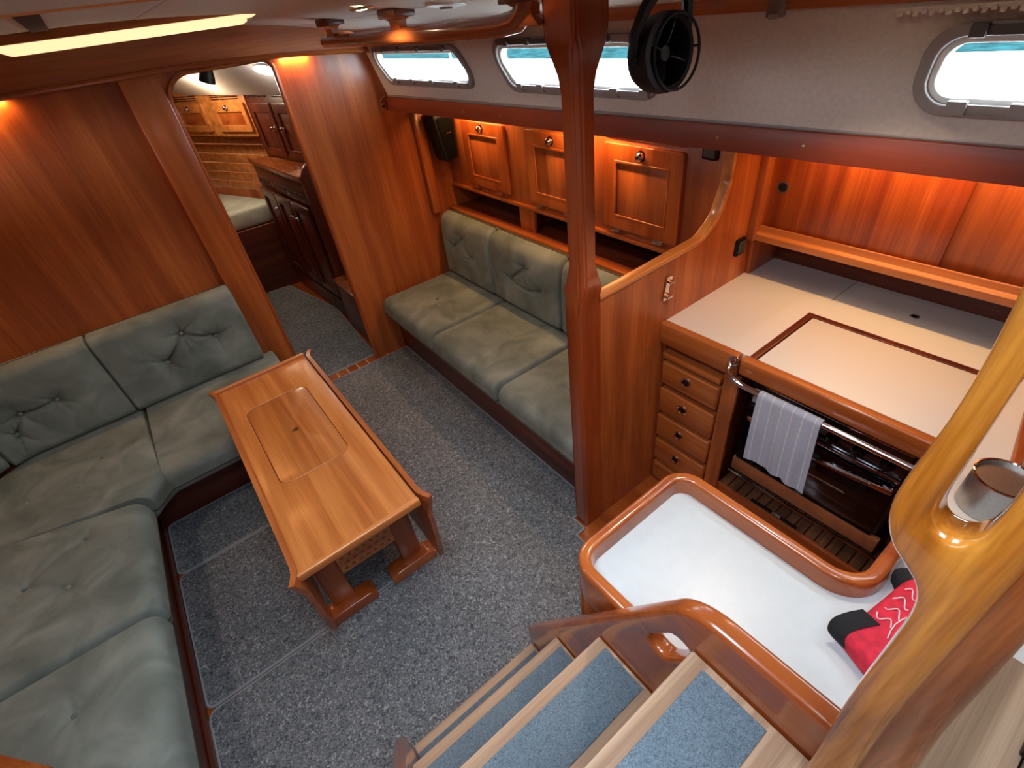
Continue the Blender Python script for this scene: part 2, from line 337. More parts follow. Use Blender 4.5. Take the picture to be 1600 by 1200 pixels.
# ------------------------------------------------------------------ cushions
def cushion_mesh(a, b, c, r, bulge, tufts=(), links=(), rays=5, depth=.016, warp=None, step=.008):
    """half sizes a,b,c; tufts on +z face; warp maps local points to world"""
    rv = np.array(r if isinstance(r, (tuple, list)) else (r, r, r), float); rv[2] = min(rv[2], c*.98)
    def ticks(h, r):
        inner = np.linspace(-(h-r), h-r, max(3, int(2*(h-r)/step)+1)); k = np.array([0, .12, .3, .55, .8])
        return np.concatenate([-h+k*r, inner, (h-k*r)[::-1]])
    xs, ys, zs = ticks(a, rv[0]), ticks(b, rv[1]), ticks(c, rv[2]) if c > rv[2]*1.2 else np.linspace(-c, c, 9)
    vid = {}; V = []; F = []
    def add(P):
        n, m, _ = P.shape; ids = np.empty((n, m), int)
        for i in range(n):
            for j in range(m):
                key = (round(P[i, j, 0], 5), round(P[i, j, 1], 5), round(P[i, j, 2], 5))
                k = vid.get(key)
                if k is None: k = len(V); vid[key] = k; V.append(key)
                ids[i, j] = k
        F.extend(np.stack([ids[:-1, :-1], ids[1:, :-1], ids[1:, 1:], ids[:-1, 1:]], -1).reshape(-1, 4).tolist())
    for s in (-1, 1):
        X, Y = np.meshgrid(xs, ys, indexing='ij'); add(np.stack([X, Y, np.full_like(X, s*c)], -1))
        X, Z = np.meshgrid(xs, zs, indexing='ij'); add(np.stack([X, np.full_like(X, s*b), Z], -1))
        Y, Z = np.meshgrid(ys, zs, indexing='ij'); add(np.stack([np.full_like(Y, s*a), Y, Z], -1))
    P = np.array(V); h = np.array([a, b, c])
    Q = np.clip(P, -(h-rv), h-rv); D = (P-Q)/rv; n = np.linalg.norm(D, axis=1, keepdims=True); n[n == 0] = 1
    P = Q+D/n*rv
    top = np.clip((P[:, 2]+c*.2)/(c*1.0), 0, 1)
    bl = bulge*(1-np.abs(P[:, 0]/a)**2.5)*(1-np.abs(P[:, 1]/b)**2.5)
    dz = bl.copy()
    for (tx, ty) in tufts:
        d2_ = (P[:, 0]-tx)**2+(P[:, 1]-ty)**2
        dz -= depth*(.62*np.exp(-d2_/(.05**2))+.38*np.exp(-d2_/(.016**2)))
        a0 = RNG.rand()*6.28
        for q in range(rays):
            an = a0+q*6.28/rays+RNG.uniform(-.5, .5); L_ = RNG.uniform(.07, .15)
            ux, uy = math.cos(an), math.sin(an); al = (P[:, 0]-tx)*ux+(P[:, 1]-ty)*uy; ac = -(P[:, 0]-tx)*uy+(P[:, 1]-ty)*ux
            ac = ac-.12*al*al/.1*RNG.uniform(-1, 1)
            wgt = np.clip(al/.015, 0, 1)*np.clip(1-al/L_, 0, 1)
            dz -= depth*.42*wgt*np.exp(-(ac/(.0065))**2)
    for (i, j) in links:
        p, q = np.array(tufts[i]), np.array(tufts[j]); L_ = np.linalg.norm(q-p); u = (q-p)/L_
        al = (P[:, 0]-p[0])*u[0]+(P[:, 1]-p[1])*u[1]; ac = -(P[:, 0]-p[0])*u[1]+(P[:, 1]-p[1])*u[0]
        dz -= depth*.62*((al > 0) & (al < L_))*np.exp(-(ac/.008)**2)
    P[:, 2] += dz*top
    if warp: P = warp(P)
    me = bpy.data.meshes.new('cushion'); me.from_pydata(P.tolist(), [], F)
    bm = bmesh.new(); bm.from_mesh(me); bmesh.ops.recalc_face_normals(bm, faces=bm.faces); bm.to_mesh(me); bm.free()
    return me
BUTTON = lathe([(.0, .004), (.006, .0032), (.0095, 0.0005), (.0095, -.004), (0, -.005)], (0, 0, 1), (0, 0, 0), 12)
def cushion(name, label, group, a, b, c, r, bulge, tufts, links, warp, rays=5, depth=.016, cat='cushion'):
    me = cushion_mesh(a, b, c, r, bulge, tufts, links, rays, depth, warp)
    base = warp(np.array([[0, 0, -c]]))[0]
    t = thing(name, label, cat, base, group)
    o = link('cover', me, 'velvet', t, smooth=60)
    # a dark seam cord round the lower edge
    k = .012; ring = rpoly([(-a, -b), (a, -b), (a, b), (-a, b)], min(r) if isinstance(r, tuple) else r, 4)
    P = warp(np.array([[x*(1-.004), y*(1-.004), -c*.35] for x, y in ring]))
    bm = bmesh.new(); add_tube(bm, P.tolist(), .0035, 6, True); link('seam_cord', bm_mesh(bm), 'piping', o)
    for (tx, ty) in tufts:
        z = c+bulge*(1-abs(tx/a)**2.5)*(1-abs(ty/b)**2.5)-depth*1.02
        p0 = warp(np.array([[tx, ty, z]]))[0]; p1 = warp(np.array([[tx, ty, z+.01]]))[0]
        bt = link('button', BUTTON, 'velvet', t, loc=p0); bt.rotation_euler = Vector(p1-p0).to_track_quat('Z', 'Y').to_euler()
    return t

# ================================================================== STRUCTURE
# floor: mahogany sole with pale inlay lines
fl = struct(link('floor', box((-1.95, -1.1, -.06), (2.2, 7.2, 0), 0), 'glossY', smooth=0), 'varnished cabin sole under the carpets')
for i in range(10):   # the sole boards left bare in the doorway, with pale strips between
    x = .12+i*.075
    link('plank', box((x, 2.985, 0), (x+.068, 3.075, .004), .001, 1), 'glossY', fl)
    link('inlay_strip', box((x+.068, 2.985, 0), (x+.075, 3.075, .0042), 0), 'holly', fl, smooth=0)
# forward bulkhead with the doorway notch
BY = 3.02
dl = rpoly([(.79, 0), (.79, 1.838), (.285, 1.838), (.285, 0)], [0, .055, .12, 0], 8)
wf = struct(link('wall_forward', plate([[(-1.95, 0), (-1.95, 2.04), (1.2, 2.04), (1.27, 1.86), (1.37, 1.565), (1.9, 1.545), (1.9, 0)]+dl], .04, 0, 'XZY', BY), 'mahZ'),
            'mahogany forward bulkhead with an arched doorway')
# half-round trim round the doorway
bm = bmesh.new(); add_tube(bm, [(x, BY-.004, z+.002) for x, z in dl], .012, 10)
struct(link('trim_1', bm_mesh(bm), 'glossZ'), 'rounded mahogany edging round the forward doorway')
# jamb post standing proud of the bulkhead, left of the door
struct(link('trim_2', box((.122, 2.975, 0), (.278, 3.02, 1.985), .006), wood('pale_mahogany_post', (158, 78, 32), (178, 94, 40), (196, 112, 50), 'Z', cross=16, streak=.2), None), 'broad pale mahogany post left of the doorway')
# deck beam under the ceiling
xs = np.linspace(-1.6, 1.31, 40)
def beam_bot(x): return 1.857-.052*np.clip(x-.2, 0, None)**2
lp = [(float(x), float(beam_bot(x))) for x in xs]+[(1.27, 1.83)]+[(float(x), float(camber(x))+.03) for x in xs[:-3][::-1]]
bmsh = plate([lp], .024, .004, 'XZY', 2.968)
beam = struct(link('trim_3', bmsh, 'mahX'), 'arched mahogany deck beam across the bulkhead')
bm = bmesh.new(); add_tube(bm, [(float(x), 2.972, float(beam_bot(x))+.006) for x in xs], .012, 8); link('moulding', bm_mesh(bm), 'glossX', beam)
# cabin side (sloped, lined with vinyl) and its three windows
def slope(a):
    y, z = a[:, 1], a[:, 2]; a[:, 0] = a[:, 0]+1.36-.09*(z-1.575)/.285; return a
wins = [  # glass opening in (y, z): (top-fwd, top-aft, bottom-aft, bottom-fwd)
    [(2.925, 1.781), (2.115, 1.781), (2.035, 1.678), (2.845, 1.670)],
    [(1.815, 1.793), (1.14, 1.790), (1.055, 1.684), (1.745, 1.680)],
    [(.375, 1.785), (-.32, 1.785), (-.36, 1.694), (.392, 1.694)]]
rad = [[.03, .045, .03, .03], [.035, .045, .03, .035], [.035, .035, .03, .03]]
def grow(p, d):
    c = np.mean(np.array(p), 0); return [(q[0]+(d if q[0] > c[0] else -d), q[1]+(d if q[1] > c[1] else -d)) for q in p]
ws_out = [(-1.05, 1.90), (3.03, 1.90), (3.03, float(val_top(3.03))-.02), (-1.05, float(val_top(-1.05))-.02)]
holes = [rpoly(grow(w, .012), [r+.01 for r in rr], 6) for w, rr in zip(wins, rad)]
struct(link('wall_starboard', vmap(plate([ws_out]+holes, .03, 0, 'YZX', 0), slope), 'liner'), 'beige vinyl lined cabin side above the lockers')
clips = {0: [2.75, 2.58, 2.38, 2.16], 1: [1.70, 1.58, 1.38, 1.22, 1.1], 2: [.335, .24, .1, -.05]}
wlabs = ['forward cabin window with a slanted aft end beside the bulkhead', 'long cabin window behind the mahogany post and fan', 'cabin window above the galley at the right edge']
for k, (w, rr) in enumerate(zip(wins, rad)):
    wo = thing('window_%d' % (k+1), wlabs[k], None, (1.31, (w[0][0]+w[1][0])/2, 1.66), kind='structure')
    go = lambda d: rpoly(grow(w, d), [r+d*.9 for r in rr], 7)
    link('frame', vmap(plate([go(.034), go(.012)], .022, .004, 'YZX', -.018), slope), 'grey', wo)
    link('gasket', vmap(plate([go(.013), go(0)], .03, .003, 'YZX', -.006), slope), 'whitep', wo)
    link('pane', vmap(plate([go(.004)], .004, 0, 'YZX', .012), slope), 'glass', wo)
    zb = w[2][1]-.014; zt = w[0][1]+.017
    for y in clips[k]:
        link('clip', vmap(box((-.03, y-.016, zb-.014), (-.016, y+.016, zb+.012), .002), slope), 'grey', wo)
        link('clip', vmap(box((-.034, y-.012, zt-.006), (-.016, y+.012, zt+.016), .002), slope), 'dkgrey', wo)
    ya, yb = w[1][0]+.06, w[0][0]-.05
    link('blind_cassette', vmap(box((-.026, ya, zt-.004), (-.017, yb, zt+.012), .002), slope), 'dkgrey', wo)
    link('latch_strip', vmap(box((-.024, w[2][0]+.04, zb-.010), (-.017, w[3][0]-.04, zb+.006), .002), slope), 'grey', wo)
# valance board along the side deck, with the deckhead behind it
v8 = lambda x0, x1, y0, y1, f, g: [(x0, y0, f(y0)), (x1, y0, f(y0)), (x1, y1, f(y1)), (x0, y1, f(y1)), (x0, y0, g(y0)), (x1, y0, g(y0)), (x1, y1, g(y1)), (x0, y1, g(y1))]
va = struct(link('trim_4', hexa(v8(1.34, 1.365, -1.05, 3.02, val_bot, val_top), .004), wood('red_brown_valance', (112, 44, 24), (130, 54, 30), (144, 64, 36), 'Y', cross=8, streak=.2, rough=.45, coat=.05), None), 'long mahogany valance board under the cabin windows')
for y in (2.2, .86, .62, .18, 1.9, 1.35): link('screw_cap', lathe([(0, .002), (.004, .0015), (.005, 0)], (-1, 0, 0), (1.34, y, (val_bot(y)+val_top(y))/2), 10), 'brass', va)
struct(link('trim_5', tube([(1.352, -1.0, val_top(-1)+.004), (1.352, 3.0, val_top(3)+.004)], .005, 8), 'grey'), 'thin grey bead on top of the valance board')
struct(link('trim_6', hexa(v8(1.365, 2.2, -1.05, 3.02, lambda y: val_bot(y)+.012, lambda y: val_bot(y)+.04), 0), 'darkY', smooth=0), 'dark underside of the side deck above the lockers')
# trim at the top of the cabin side
struct(link('trim_7', hexa([(1.25, -1.05, 1.846), (1.30, -1.05, 1.846), (1.30, 3.0, 1.862), (1.25, 3.0, 1.862), (1.25, -1.05, 1.885), (1.30, -1.05, 1.9), (1.30, 3.0, 1.9), (1.25, 3.0, 1.9)], .004), 'mahY'), 'mahogany cove trim between cabin side and ceiling')
# ceiling panels (cambered), with the deck hatch and companionway openings
def ceil_panel(x0, x1, y0, y1, nm='panel'):
    xs = np.linspace(x0, x1, max(2, int((x1-x0)/.08)+1)); P = np.zeros((len(xs), 2, 3))
    for j, y in enumerate((y0, y1)): P[:, j, 0] = xs; P[:, j, 1] = y; P[:, j, 2] = camber(xs)
    me = grid_mesh(P); return solid(me, -.02)
ce = thing('ceiling', 'grey beige cambered headliner panels of the saloon', None, (0, 1.5, 2.02), kind='structure')
g = .004
for (x0, x1, y0, y1) in [(-1.95, -.38, -1.05, 3.0), (-.38, -.02, 1.22, 3.0), (-.02, .21, 1.22, 3.0), (.21, .93, 1.22, 3.0), (.93, 1.28, 1.22, 3.0), (.48, 1.28, -1.05, 1.22), (-.38, .48, .0, .25), (-.38, -.27, .25, .735), (.27, .48, .25, .735), (-.38, .48, .735, 1.22), (-.38, .48, -1.05, -.40), (-.38, -.17, -.40, .0), (.27, .48, -.40, .0)]:
    link('panel', ceil_panel(x0+g/2, x1-g/2, y0+g/2, y1-g/2), 'ceil', ce)
link('backing', vmap(plate([[(-1.95, -1.05), (1.3, -1.05), (1.3, 3.03), (-1.95, 3.03)], [(-.27, .25), (.27, .25), (.27, .735), (-.27, .735)], [(-.13, -.36), (.23, -.36), (.23, -.04), (-.13, -.04)]], .02, 0, 'XYZ', 2.09), lambda a: a), 'darkX', ce)
link('batten', vmap(box((-.045, .96, -.004), (-.003, 2.95, .002), .001), lambda a: np.stack([a[:, 0], a[:, 1], a[:, 2]+camber(a[:, 0])], 1)), 'void', ce)
# hatch surround (cream liner with a mahogany edge)
hs = struct(thing('trim_8', 'cream deck hatch liner with a mahogany edge', None, (0, .88, 2.02)))
hl = [(-.42, .16), (.42, .16), (.42, .965), (-.42, .965)]; hi = [(-.26, .26), (.26, .26), (.26, .725), (-.26, .725)]
link('liner', plate([rpoly(hl, .04), rpoly(hi, .03)], .022, .006, 'XYZ', 2.0), 'liner', hs)
bm = bmesh.new(); add_tube(bm, [(x, y, 2.004) for x, y in rpoly(hl, .04)], .007, 8, True); link('edge_bead', bm_mesh(bm), 'teakX', hs)
# port side, aft end and starboard hull close the cabin
pw = [(-1.05, 0), (3.03, 0), (3.03, 2.06), (-1.05, 2.06)]
ph = [rpoly([(y0, 1.58), (y1, 1.58), (y1, 1.82), (y0, 1.82)], .04) for y0, y1 in ((.25, .95), (1.15, 1.95), (2.1, 2.85))]
struct(link('wall_port', plate([pw]+ph, .04, 0, 'YZX', -1.45), 'mahZ'), 'port side of the saloon')
struct(link('wall_aft', box((-1.95, -1.1, 0), (2.2, -1.05, 2.06), 0), 'mahZ', smooth=0), 'aft bulkhead behind the companionway')
struct(link('wall_hull', hexa([(2.11, -1.05, 0), (2.2, -1.05, 0), (2.2, 7, 0), (2.11, 7, 0), (2.12, -1.05, 1.59), (2.2, -1.05, 1.59), (2.2, 7, 1.46), (2.12, 7, 1.46)], 0), 'darkY', smooth=0), 'hull lining behind the lockers')

# ------------------------------------------------------------------ carpets
def rug(name, label, pts, r, h=.010, mat='carpet'):
    t = thing(name, label, 'carpet', (sum(p[0] for p in pts)/len(pts), sum(p[1] for p in pts)/len(pts), 0), 'fitted cabin carpets')
    lp = rpoly(pts, r, 5)
    link('pile', plate([lp], h, .003, 'XYZ', .0005), mat, t)
    bm = bmesh.new(); add_tube(bm, [(x, y, h*.62) for x, y in rpoly(pts, r, 5)], .006, 6, True); link('binding', bm_mesh(bm), 'bind', t)
    return t
rug('carpet', 'small grey carpet piece before the forward bench under the table end', [(-.69, 2.06), (.2, 2.06), (.2, 2.425), (-.69, 2.425)], .03)
rug('carpet', 'grey carpet piece left of the table between two seams', [(-.69, 1.345), (.2, 1.345), (.2, 2.045), (-.69, 2.045)], .03)
rug('carpet', 'large grey blue saloon carpet running from the stairs to the doorway', [(-.69, -.2), (.385, -.2), (.385, .5), (.84, .5), (.84, .98), (.89, .98), (.89, 1.055), (1.015, 1.055), (1.015, 2.985), (.215, 2.985), (.215, 1.33), (-.69, 1.33)], [.03, .01, .01, .01, .005, .005, .005, .005, .01, .01, .01, .03])
rug('carpet', 'grey carpet of the forward cabin seen through the doorway', [(.20, 3.075), (.80, 3.075), (.83, 3.6), (.86, 4.0), (.70, 4.82), (.2, 4.9)], .01)

# ================================================================== PORT SETTEE
ps = thing('corner_settee', 'dark mahogany base of the L shaped corner settee', 'settee', (-1.0, 1.7, 0))
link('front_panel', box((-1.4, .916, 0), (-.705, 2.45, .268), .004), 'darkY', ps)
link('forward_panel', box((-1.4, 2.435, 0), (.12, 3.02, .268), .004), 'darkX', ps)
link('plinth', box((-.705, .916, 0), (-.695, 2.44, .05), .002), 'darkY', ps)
ST = .43
def flat(cx, cy, cz, rz=0):
    c_, s_ = math.cos(rz), math.sin(rz)
    return lambda P: np.stack([cx+P[:, 0]*c_-P[:, 1]*s_, cy+P[:, 0]*s_+P[:, 1]*c_, cz+P[:, 2]], 1)
def quadmap(q, a, b, cz):
    """bilinear plan map: q = corners at (-,-),(+,-),(+,+),(-,+)"""
    q = np.array(q, float)
    def f(P):
        u = (P[:, 0]/a+1)/2; v = (P[:, 1]/b+1)/2
        xy = ((1-u)*(1-v))[:, None]*q[0]+(u*(1-v))[:, None]*q[1]+(u*v)[:, None]*q[2]+((1-u)*v)[:, None]*q[3]
        return np.column_stack([xy, cz+P[:, 2]])
    return f
GS = 'grey green cushions of the corner settee'
cz = .27+.077; ch = .077
# forward bench seat (right of corner)
cushion('seat_cushion', 'grey green seat cushion of the forward bench, partly behind the table', GS, .36, .365, ch, (.012, .055, .055), .008, [(-.06, .03)], [], flat(-.177, 2.628, cz), depth=.010)
# corner seat, curved at the back
def corner_warp(P, a=.32, b=.36):
    u = P[:, 0]/a; v = P[:, 1]/b       # u: -1 aft side .. +1 forward side ; v: -1 front nose .. +1 outer arc
    t = (u+1)/2*math.pi/2; cx, cy = -.94, 2.52; Ro = .40
    # inner line from (-.585,2.185) to (-.525,2.265); outer arc from (-1.30,2.36) round to (-.545,2.95)
    ix = -.600+.075*(u+1)/2; iy = 2.180+.085*(u+1)/2
    ang = math.radians(200)-(u+1)/2*math.radians(125)
    ox = -.98+.43*np.cos(ang)+(u+1)/2*.32-.07*np.sin(np.pi*(u+1)/2); oy = np.minimum(2.50+.46*np.sin(ang)+(u+1)/2*.035+.03*np.sin(np.pi*(u+1)/2), 2.99)
    k = (v+1)/2
    return np.column_stack([ix+(ox-ix)*k, iy+(oy-iy)*k, cz+P[:, 2]])
cushion('seat_cushion', 'wedge shaped grey green seat cushion in the curved corner of the settee', GS, .32, .36, ch, (.012, .05, .05), .008, [(.25*.6, .02), (-.10, .10), (-.02, -.06)], [(0, 2), (1, 2)], corner_warp, depth=.010)
cushion('seat_cushion', 'middle grey green seat cushion along the left side of the saloon', GS, .33, .31, ch, (.055, .022, .055), .008, [(.12, .20), (.06, -.02), (-.08, .06)], [(0, 2), (1, 2)], quadmap([(-1.30, 1.555), (-.628, 1.545), (-.615, 2.165), (-1.30, 2.37)], .33, .31, cz), depth=.016)
cushion('seat_cushion', 'nearest grey green seat cushion at the bottom left edge', GS, .33, .32, ch, (.055, .022, .055), .008, [(.08, .10), (-.1, -.05)], [], quadmap([(-1.30, .918), (-.63, .918), (-.628, 1.535), (-1.30, 1.545)], .33, .32, cz), depth=.016)
# back cushions against the bulkhead
def upright_y(cx, cz_, yback, lean, c):
    # local x -> X, local y -> Z up, local +z -> -Y (towards camera)
    return lambda P: np.column_stack([cx+P[:, 0], yback-c-P[:, 2]+lean*(P[:, 1]), cz_+P[:, 1]])
cushion('back_cushion', 'buttoned grey green back cushion beside the doorway post', GS, .343, .230, .065, (.012, .045, .045), .012, [(-.10, -.035), (.03, .085), (.17, .005)], [(0, 1), (1, 2)], upright_y(-.217, .656, 3.015, .03, .065), depth=.034)
def back_curve(P, s0, lean=.03):
    # follows the bulkhead then an arc round the corner; arc length coordinate s grows to port
    s = s0-P[:, 0]; R = .42; s1 = .42
    off = .13-0+P[:, 2]-.065
    th = np.clip((s-s1)/R, 0, math.pi/2)
    bx = np.where(s < s1, -.56-s, -.56-s1-R*np.sin(th)); by = np.where(s < s1, 3.015, 3.015-R*(1-np.cos(th)))
    ex = np.clip(s-s1-R*math.pi/2, 0, None); by = by-ex
    nx, ny = np.sin(th), -np.cos(th)
    d = off-lean*P[:, 1]
    return np.column_stack([bx+nx*d, by+ny*d, .656+P[:, 1]])
cushion('back_cushion', 'buttoned grey green back cushion left of the corner, against the bulkhead', GS, .303, .230, .065, (.012, .045, .045), .012, [(.06, .0), (-.09, .0), (-.17, -.09)], [(0, 1), (1, 2)], lambda P: back_curve(P, .302), depth=.034)
cushion('back_cushion', 'curved grey green back cushion at the left edge of the picture', GS, .303, .22, .06, (.02, .045, .045), .01, [(.05, .02)], [], lambda P: back_curve(P, .91), depth=.02)
# settee end board at the near left
eb = link('settee_end_board', plate([rpoly([(-1.39, 0), (-.706, 0), (-.706, .80), (-.73, 1.02), (-1.39, 1.08)], [0, 0, .06, .08, 0])], .03, .006, 'XZY', .884), 'glossX')
tag(recenter(eb), 'mahogany end board of the settee in the bottom left corner', 'board')

# ================================================================== STARBOARD SETTEE
ss = thing('straight_settee', 'dark mahogany base of the straight settee on the right', 'settee', (1.3, 2.0, 0))
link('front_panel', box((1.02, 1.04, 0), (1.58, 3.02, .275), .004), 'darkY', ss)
link('back_board', hexa([(1.575, 1.04, .275), (1.595, 1.04, .275), (1.595, 3.02, .275), (1.575, 3.02, .275), (1.625, 1.04, .845), (1.645, 1.04, .845), (1.645, 3.02, .845), (1.625, 3.02, .845)], .003), 'mahY', ss)
link('top_rail', box((1.612, 1.04, .838), (1.655, 3.02, .862), .006), 'glossY', ss)
GR = 'grey green cushions of the straight settee'
cz2 = .278+.076
seats = [(2.335, 3.0, 'seat cushion of the right settee next to the bulkhead, stained on top', [(-.02, .03), (-.06, -.06), (.06, .02)]),
         (1.66, 2.325, 'middle seat cushion of the right settee', [(-.03, .11), (.07, -.05)]),
         (1.05, 1.65, 'seat cushion of the right settee nearest the galley, cut by the post', [(-.05, .03)])]
for y0, y1, lab, tf in seats:
    hb = (y1-y0)/2-.003
    cushion('seat_cushion', 'grey green '+lab, GR, .30, hb, .076, (.055, .016, .055), .01, tf, [(0, 1)] if len(tf) > 1 else [], flat(1.24, (y0+y1)/2, cz2), depth=.010)
def upright_x(cy, cz_, lean, c):
    # local x -> -Y, local y -> Z, local +z -> -X ; leans outboard at the top, S profile
    def f(P):
        belly = .022*np.sin((P[:, 1]/.21+.2)*2.2)
        return np.column_stack([1.545-P[:, 2]+lean*P[:, 1]-belly*.6*(P[:, 2] > -.02), cy-P[:, 0], cz_+P[:, 1]])
    return f
backs = [(2.41, 2.985, 'far tufted back cushion of the right settee', [(-.03, .08), (.07, -.03), (-.17, 0)], [(0, 1), (0, 2)]),
         (1.775, 2.40, 'tufted back cushion of the right settee left of the post', [(.02, .085), (-.13, -.03), (.15, -.03)], [(0, 1), (0, 2), (1, 2)]),
         (1.06, 1.765, 'back cushion of the right settee half hidden behind the post and partition', [(-.05, .03), (.1, -.03)], [(0, 1)])]
for y0, y1, lab, tf, lk in backs:
    cushion('back_cushion', 'grey green '+lab, GR, (y1-y0)/2-.001, .212, .05, (.022, .045, .045), .018, tf, lk, upright_x((y0+y1)/2, .645, .13, .05), depth=.034)

# ================================================================== TABLE
tb = thing('saloon_table', 'golden mahogany drop leaf table with both leaves hanging down', 'table', (.045, 1.72, 0))
TZ = .65
top_loop = rpoly([(-.170, 1.122), (.262, 1.122), (.262, 2.325), (-.170, 2.325)], .006, 3)
ins = rpoly([(-.092, 1.515), (.180, 1.515), (.180, 2.085), (-.092, 2.085)], .045, 7)
ins2 = rpoly([(-.0905, 1.5165), (.1785, 1.5165), (.1785, 2.0835), (-.0905, 2.0835)], .044, 7)
hole = [(.047+.013*math.cos(t), 1.80+.013*math.sin(t)) for t in np.linspace(0, 2*math.pi, 17)[:-1]]
top = link('table_top', plate([top_loop, ins], .026, .003, 'XYZ', TZ-.026), 'teakY', tb)
link('lid', plate([ins2, hole], .02, .0035, 'XYZ', TZ-.0205), wood('table_lid_veneer', (168, 96, 46), (196, 122, 60), (214, 140, 74), 'Y', cross=26, streak=.3), tb)
link('lid_well_shade', box((-.1, 1.5, TZ-.09), (.19, 2.1, TZ-.022), .002), 'void', tb)  # dark colour stands for the shade seen through the lid hole
for y0, y1 in ((1.108, 1.128), (2.318, 2.338)):     # raised fiddle battens on both ends
    link('end_batten', plate([rpoly([(y0, TZ-.03), (y1, TZ-.03), (y1, TZ+(.004 if y0 < 2 else .016)), (y0, TZ+(.004 if y0 < 2 else .016))], .007, 4)], .432, 0, 'YZX', -.17), 'teakX', tb)
def leaf(side):
    ys = np.linspace(0, 1, 61); zs = np.linspace(0, 1, 22); P = np.zeros((61, 22, 3))
    for i, u in enumerate(ys):
        for j, v in enumerate(zs):
            y0 = 1.085+.10*v**1.4; y1 = 2.345-.10*v**1.4
            y = y0+(y1-y0)*u
            e = max(0, 1-min(u, 1-u)/.055); ear = .024*e*e
            x = .2655+.014*v+ear*max(0, 1-v*6)
            z = TZ+.012-v*.47
            P[i, j] = (x if side > 0 else .092-x, y, z)
    me = solid(grid_mesh(P), .018)
    bm = bmesh.new(); bm.from_mesh(me); bmesh.ops.recalc_face_normals(bm, faces=bm.faces); bm.to_mesh(me); bm.free()
    return me
for s in (1, -1): link('leaf', leaf(s), wood('table_leaf_%s' % ('r' if s > 0 else 'l'), (150, 76, 34), (172, 94, 44), (190, 112, 54), 'Y', cross=20), tb, smooth=50)
for y in (1.36, 2.12):
    for x0, x1, fx0, fx1 in ((-.155, -.065, -.205, .012), (.165, .255, .085, .302)):
        lg = link('leg', box((x0, y, .05), (x1, y+.035, TZ-.026), .005), 'mahZ', tb)
        foot = plate([rpoly([(fx0, 0), (fx1, 0), (fx1, .045), (fx1-.03, .06), (fx0+.03, .06), (fx0, .045)], .012)], .075, .006, 'XZY', y-.045)
        vmap(foot, lambda a: a+np.array([0, 0, .011]))
        ft = link('foot', foot, 'glossX', lg)
        bx = fx0+.02 if x0 < 0 else fx1-.02
        link('bolt', lathe([(0, .006), (.006, .005), (.008, 0), (.008, -.004)], (0, 0, 1), (bx, y-.015, .068), 12), 'chrome', ft)
lat = [rpoly([(-.065, .235), (.165, .235), (.165, .405), (-.065, .405)], .004)]
for r_ in range(5):
    for c_ in range(7):
        x = -.05+c_*.031+(.0155 if r_ % 2 else 0); z = .252+r_*.031
        if x < .145: lat.append([(x, z), (x+.014, z), (x+.014, z+.012), (x, z+.012)])
link('bottle_rack_front', plate(lat, .012, 0, 'XZY', 1.35), 'teakX', tb)
link('bottle_rack', boxes([((-.065, 1.362, .235), (-.055, 2.13, .405)), ((.155, 1.362, .235), (.165, 2.13, .405)), ((-.055, 1.362, .235), (.155, 2.13, .245))]), 'mahY', tb)

# ================================================================== LOCKERS ON THE STARBOARD SIDE
lk = thing('locker_row', 'mahogany locker row with three framed doors above the right settee', 'cabinet', (1.8, 2.0, .85))
link('face', box((1.68, 1.04, 1.0), (1.70, 3.0, 1.52), .002), 'mahZ', lk)
link('shelf_edge', box((1.662, 1.04, .988), (1.70, 3.0, 1.010), .006), 'glossY', lk)
link('shelf_bottom', box((1.655, 1.04, .845), (2.02, 3.0, .857), .002), 'darkY', lk)
link('bottom_board', box((1.70, 1.04, .992), (2.02, 3.0, 1.004), .001), 'darkY', lk)
for y in (2.165, 1.03): link('divider', box((1.672, y, .857), (1.70 if y > 1.5 else 1.69, y+.125, .99), .002), 'mahZ', lk)
for y in (2.225,): link('partition', box((1.69, y, .857), (2.0, y+.012, .99), .001), 'darkZ', lk)
KN = lathe([(0, .020), (.009, .019), (.0135, .014), (.014, .008), (.010, .004), (.011, 0), (.018, 0), (.018, -.003)], (0, 0, 1), (0, 0, 0), 16)
KH = lathe([(0, .0212), (.005, .0212), (.006, .0195)], (0, 0, 1), (0, 0, 0), 12)
def knob(parent, loc, rot, s=1.0):
    k = link('knob', KN, 'chrome', parent, loc); k.rotation_euler = rot; k.scale = (s, s, s)
    h = link('push_button', KH, 'black', k); h.location = (0, 0, 0); h.rotation_euler = (0, 0, 0)
    return k
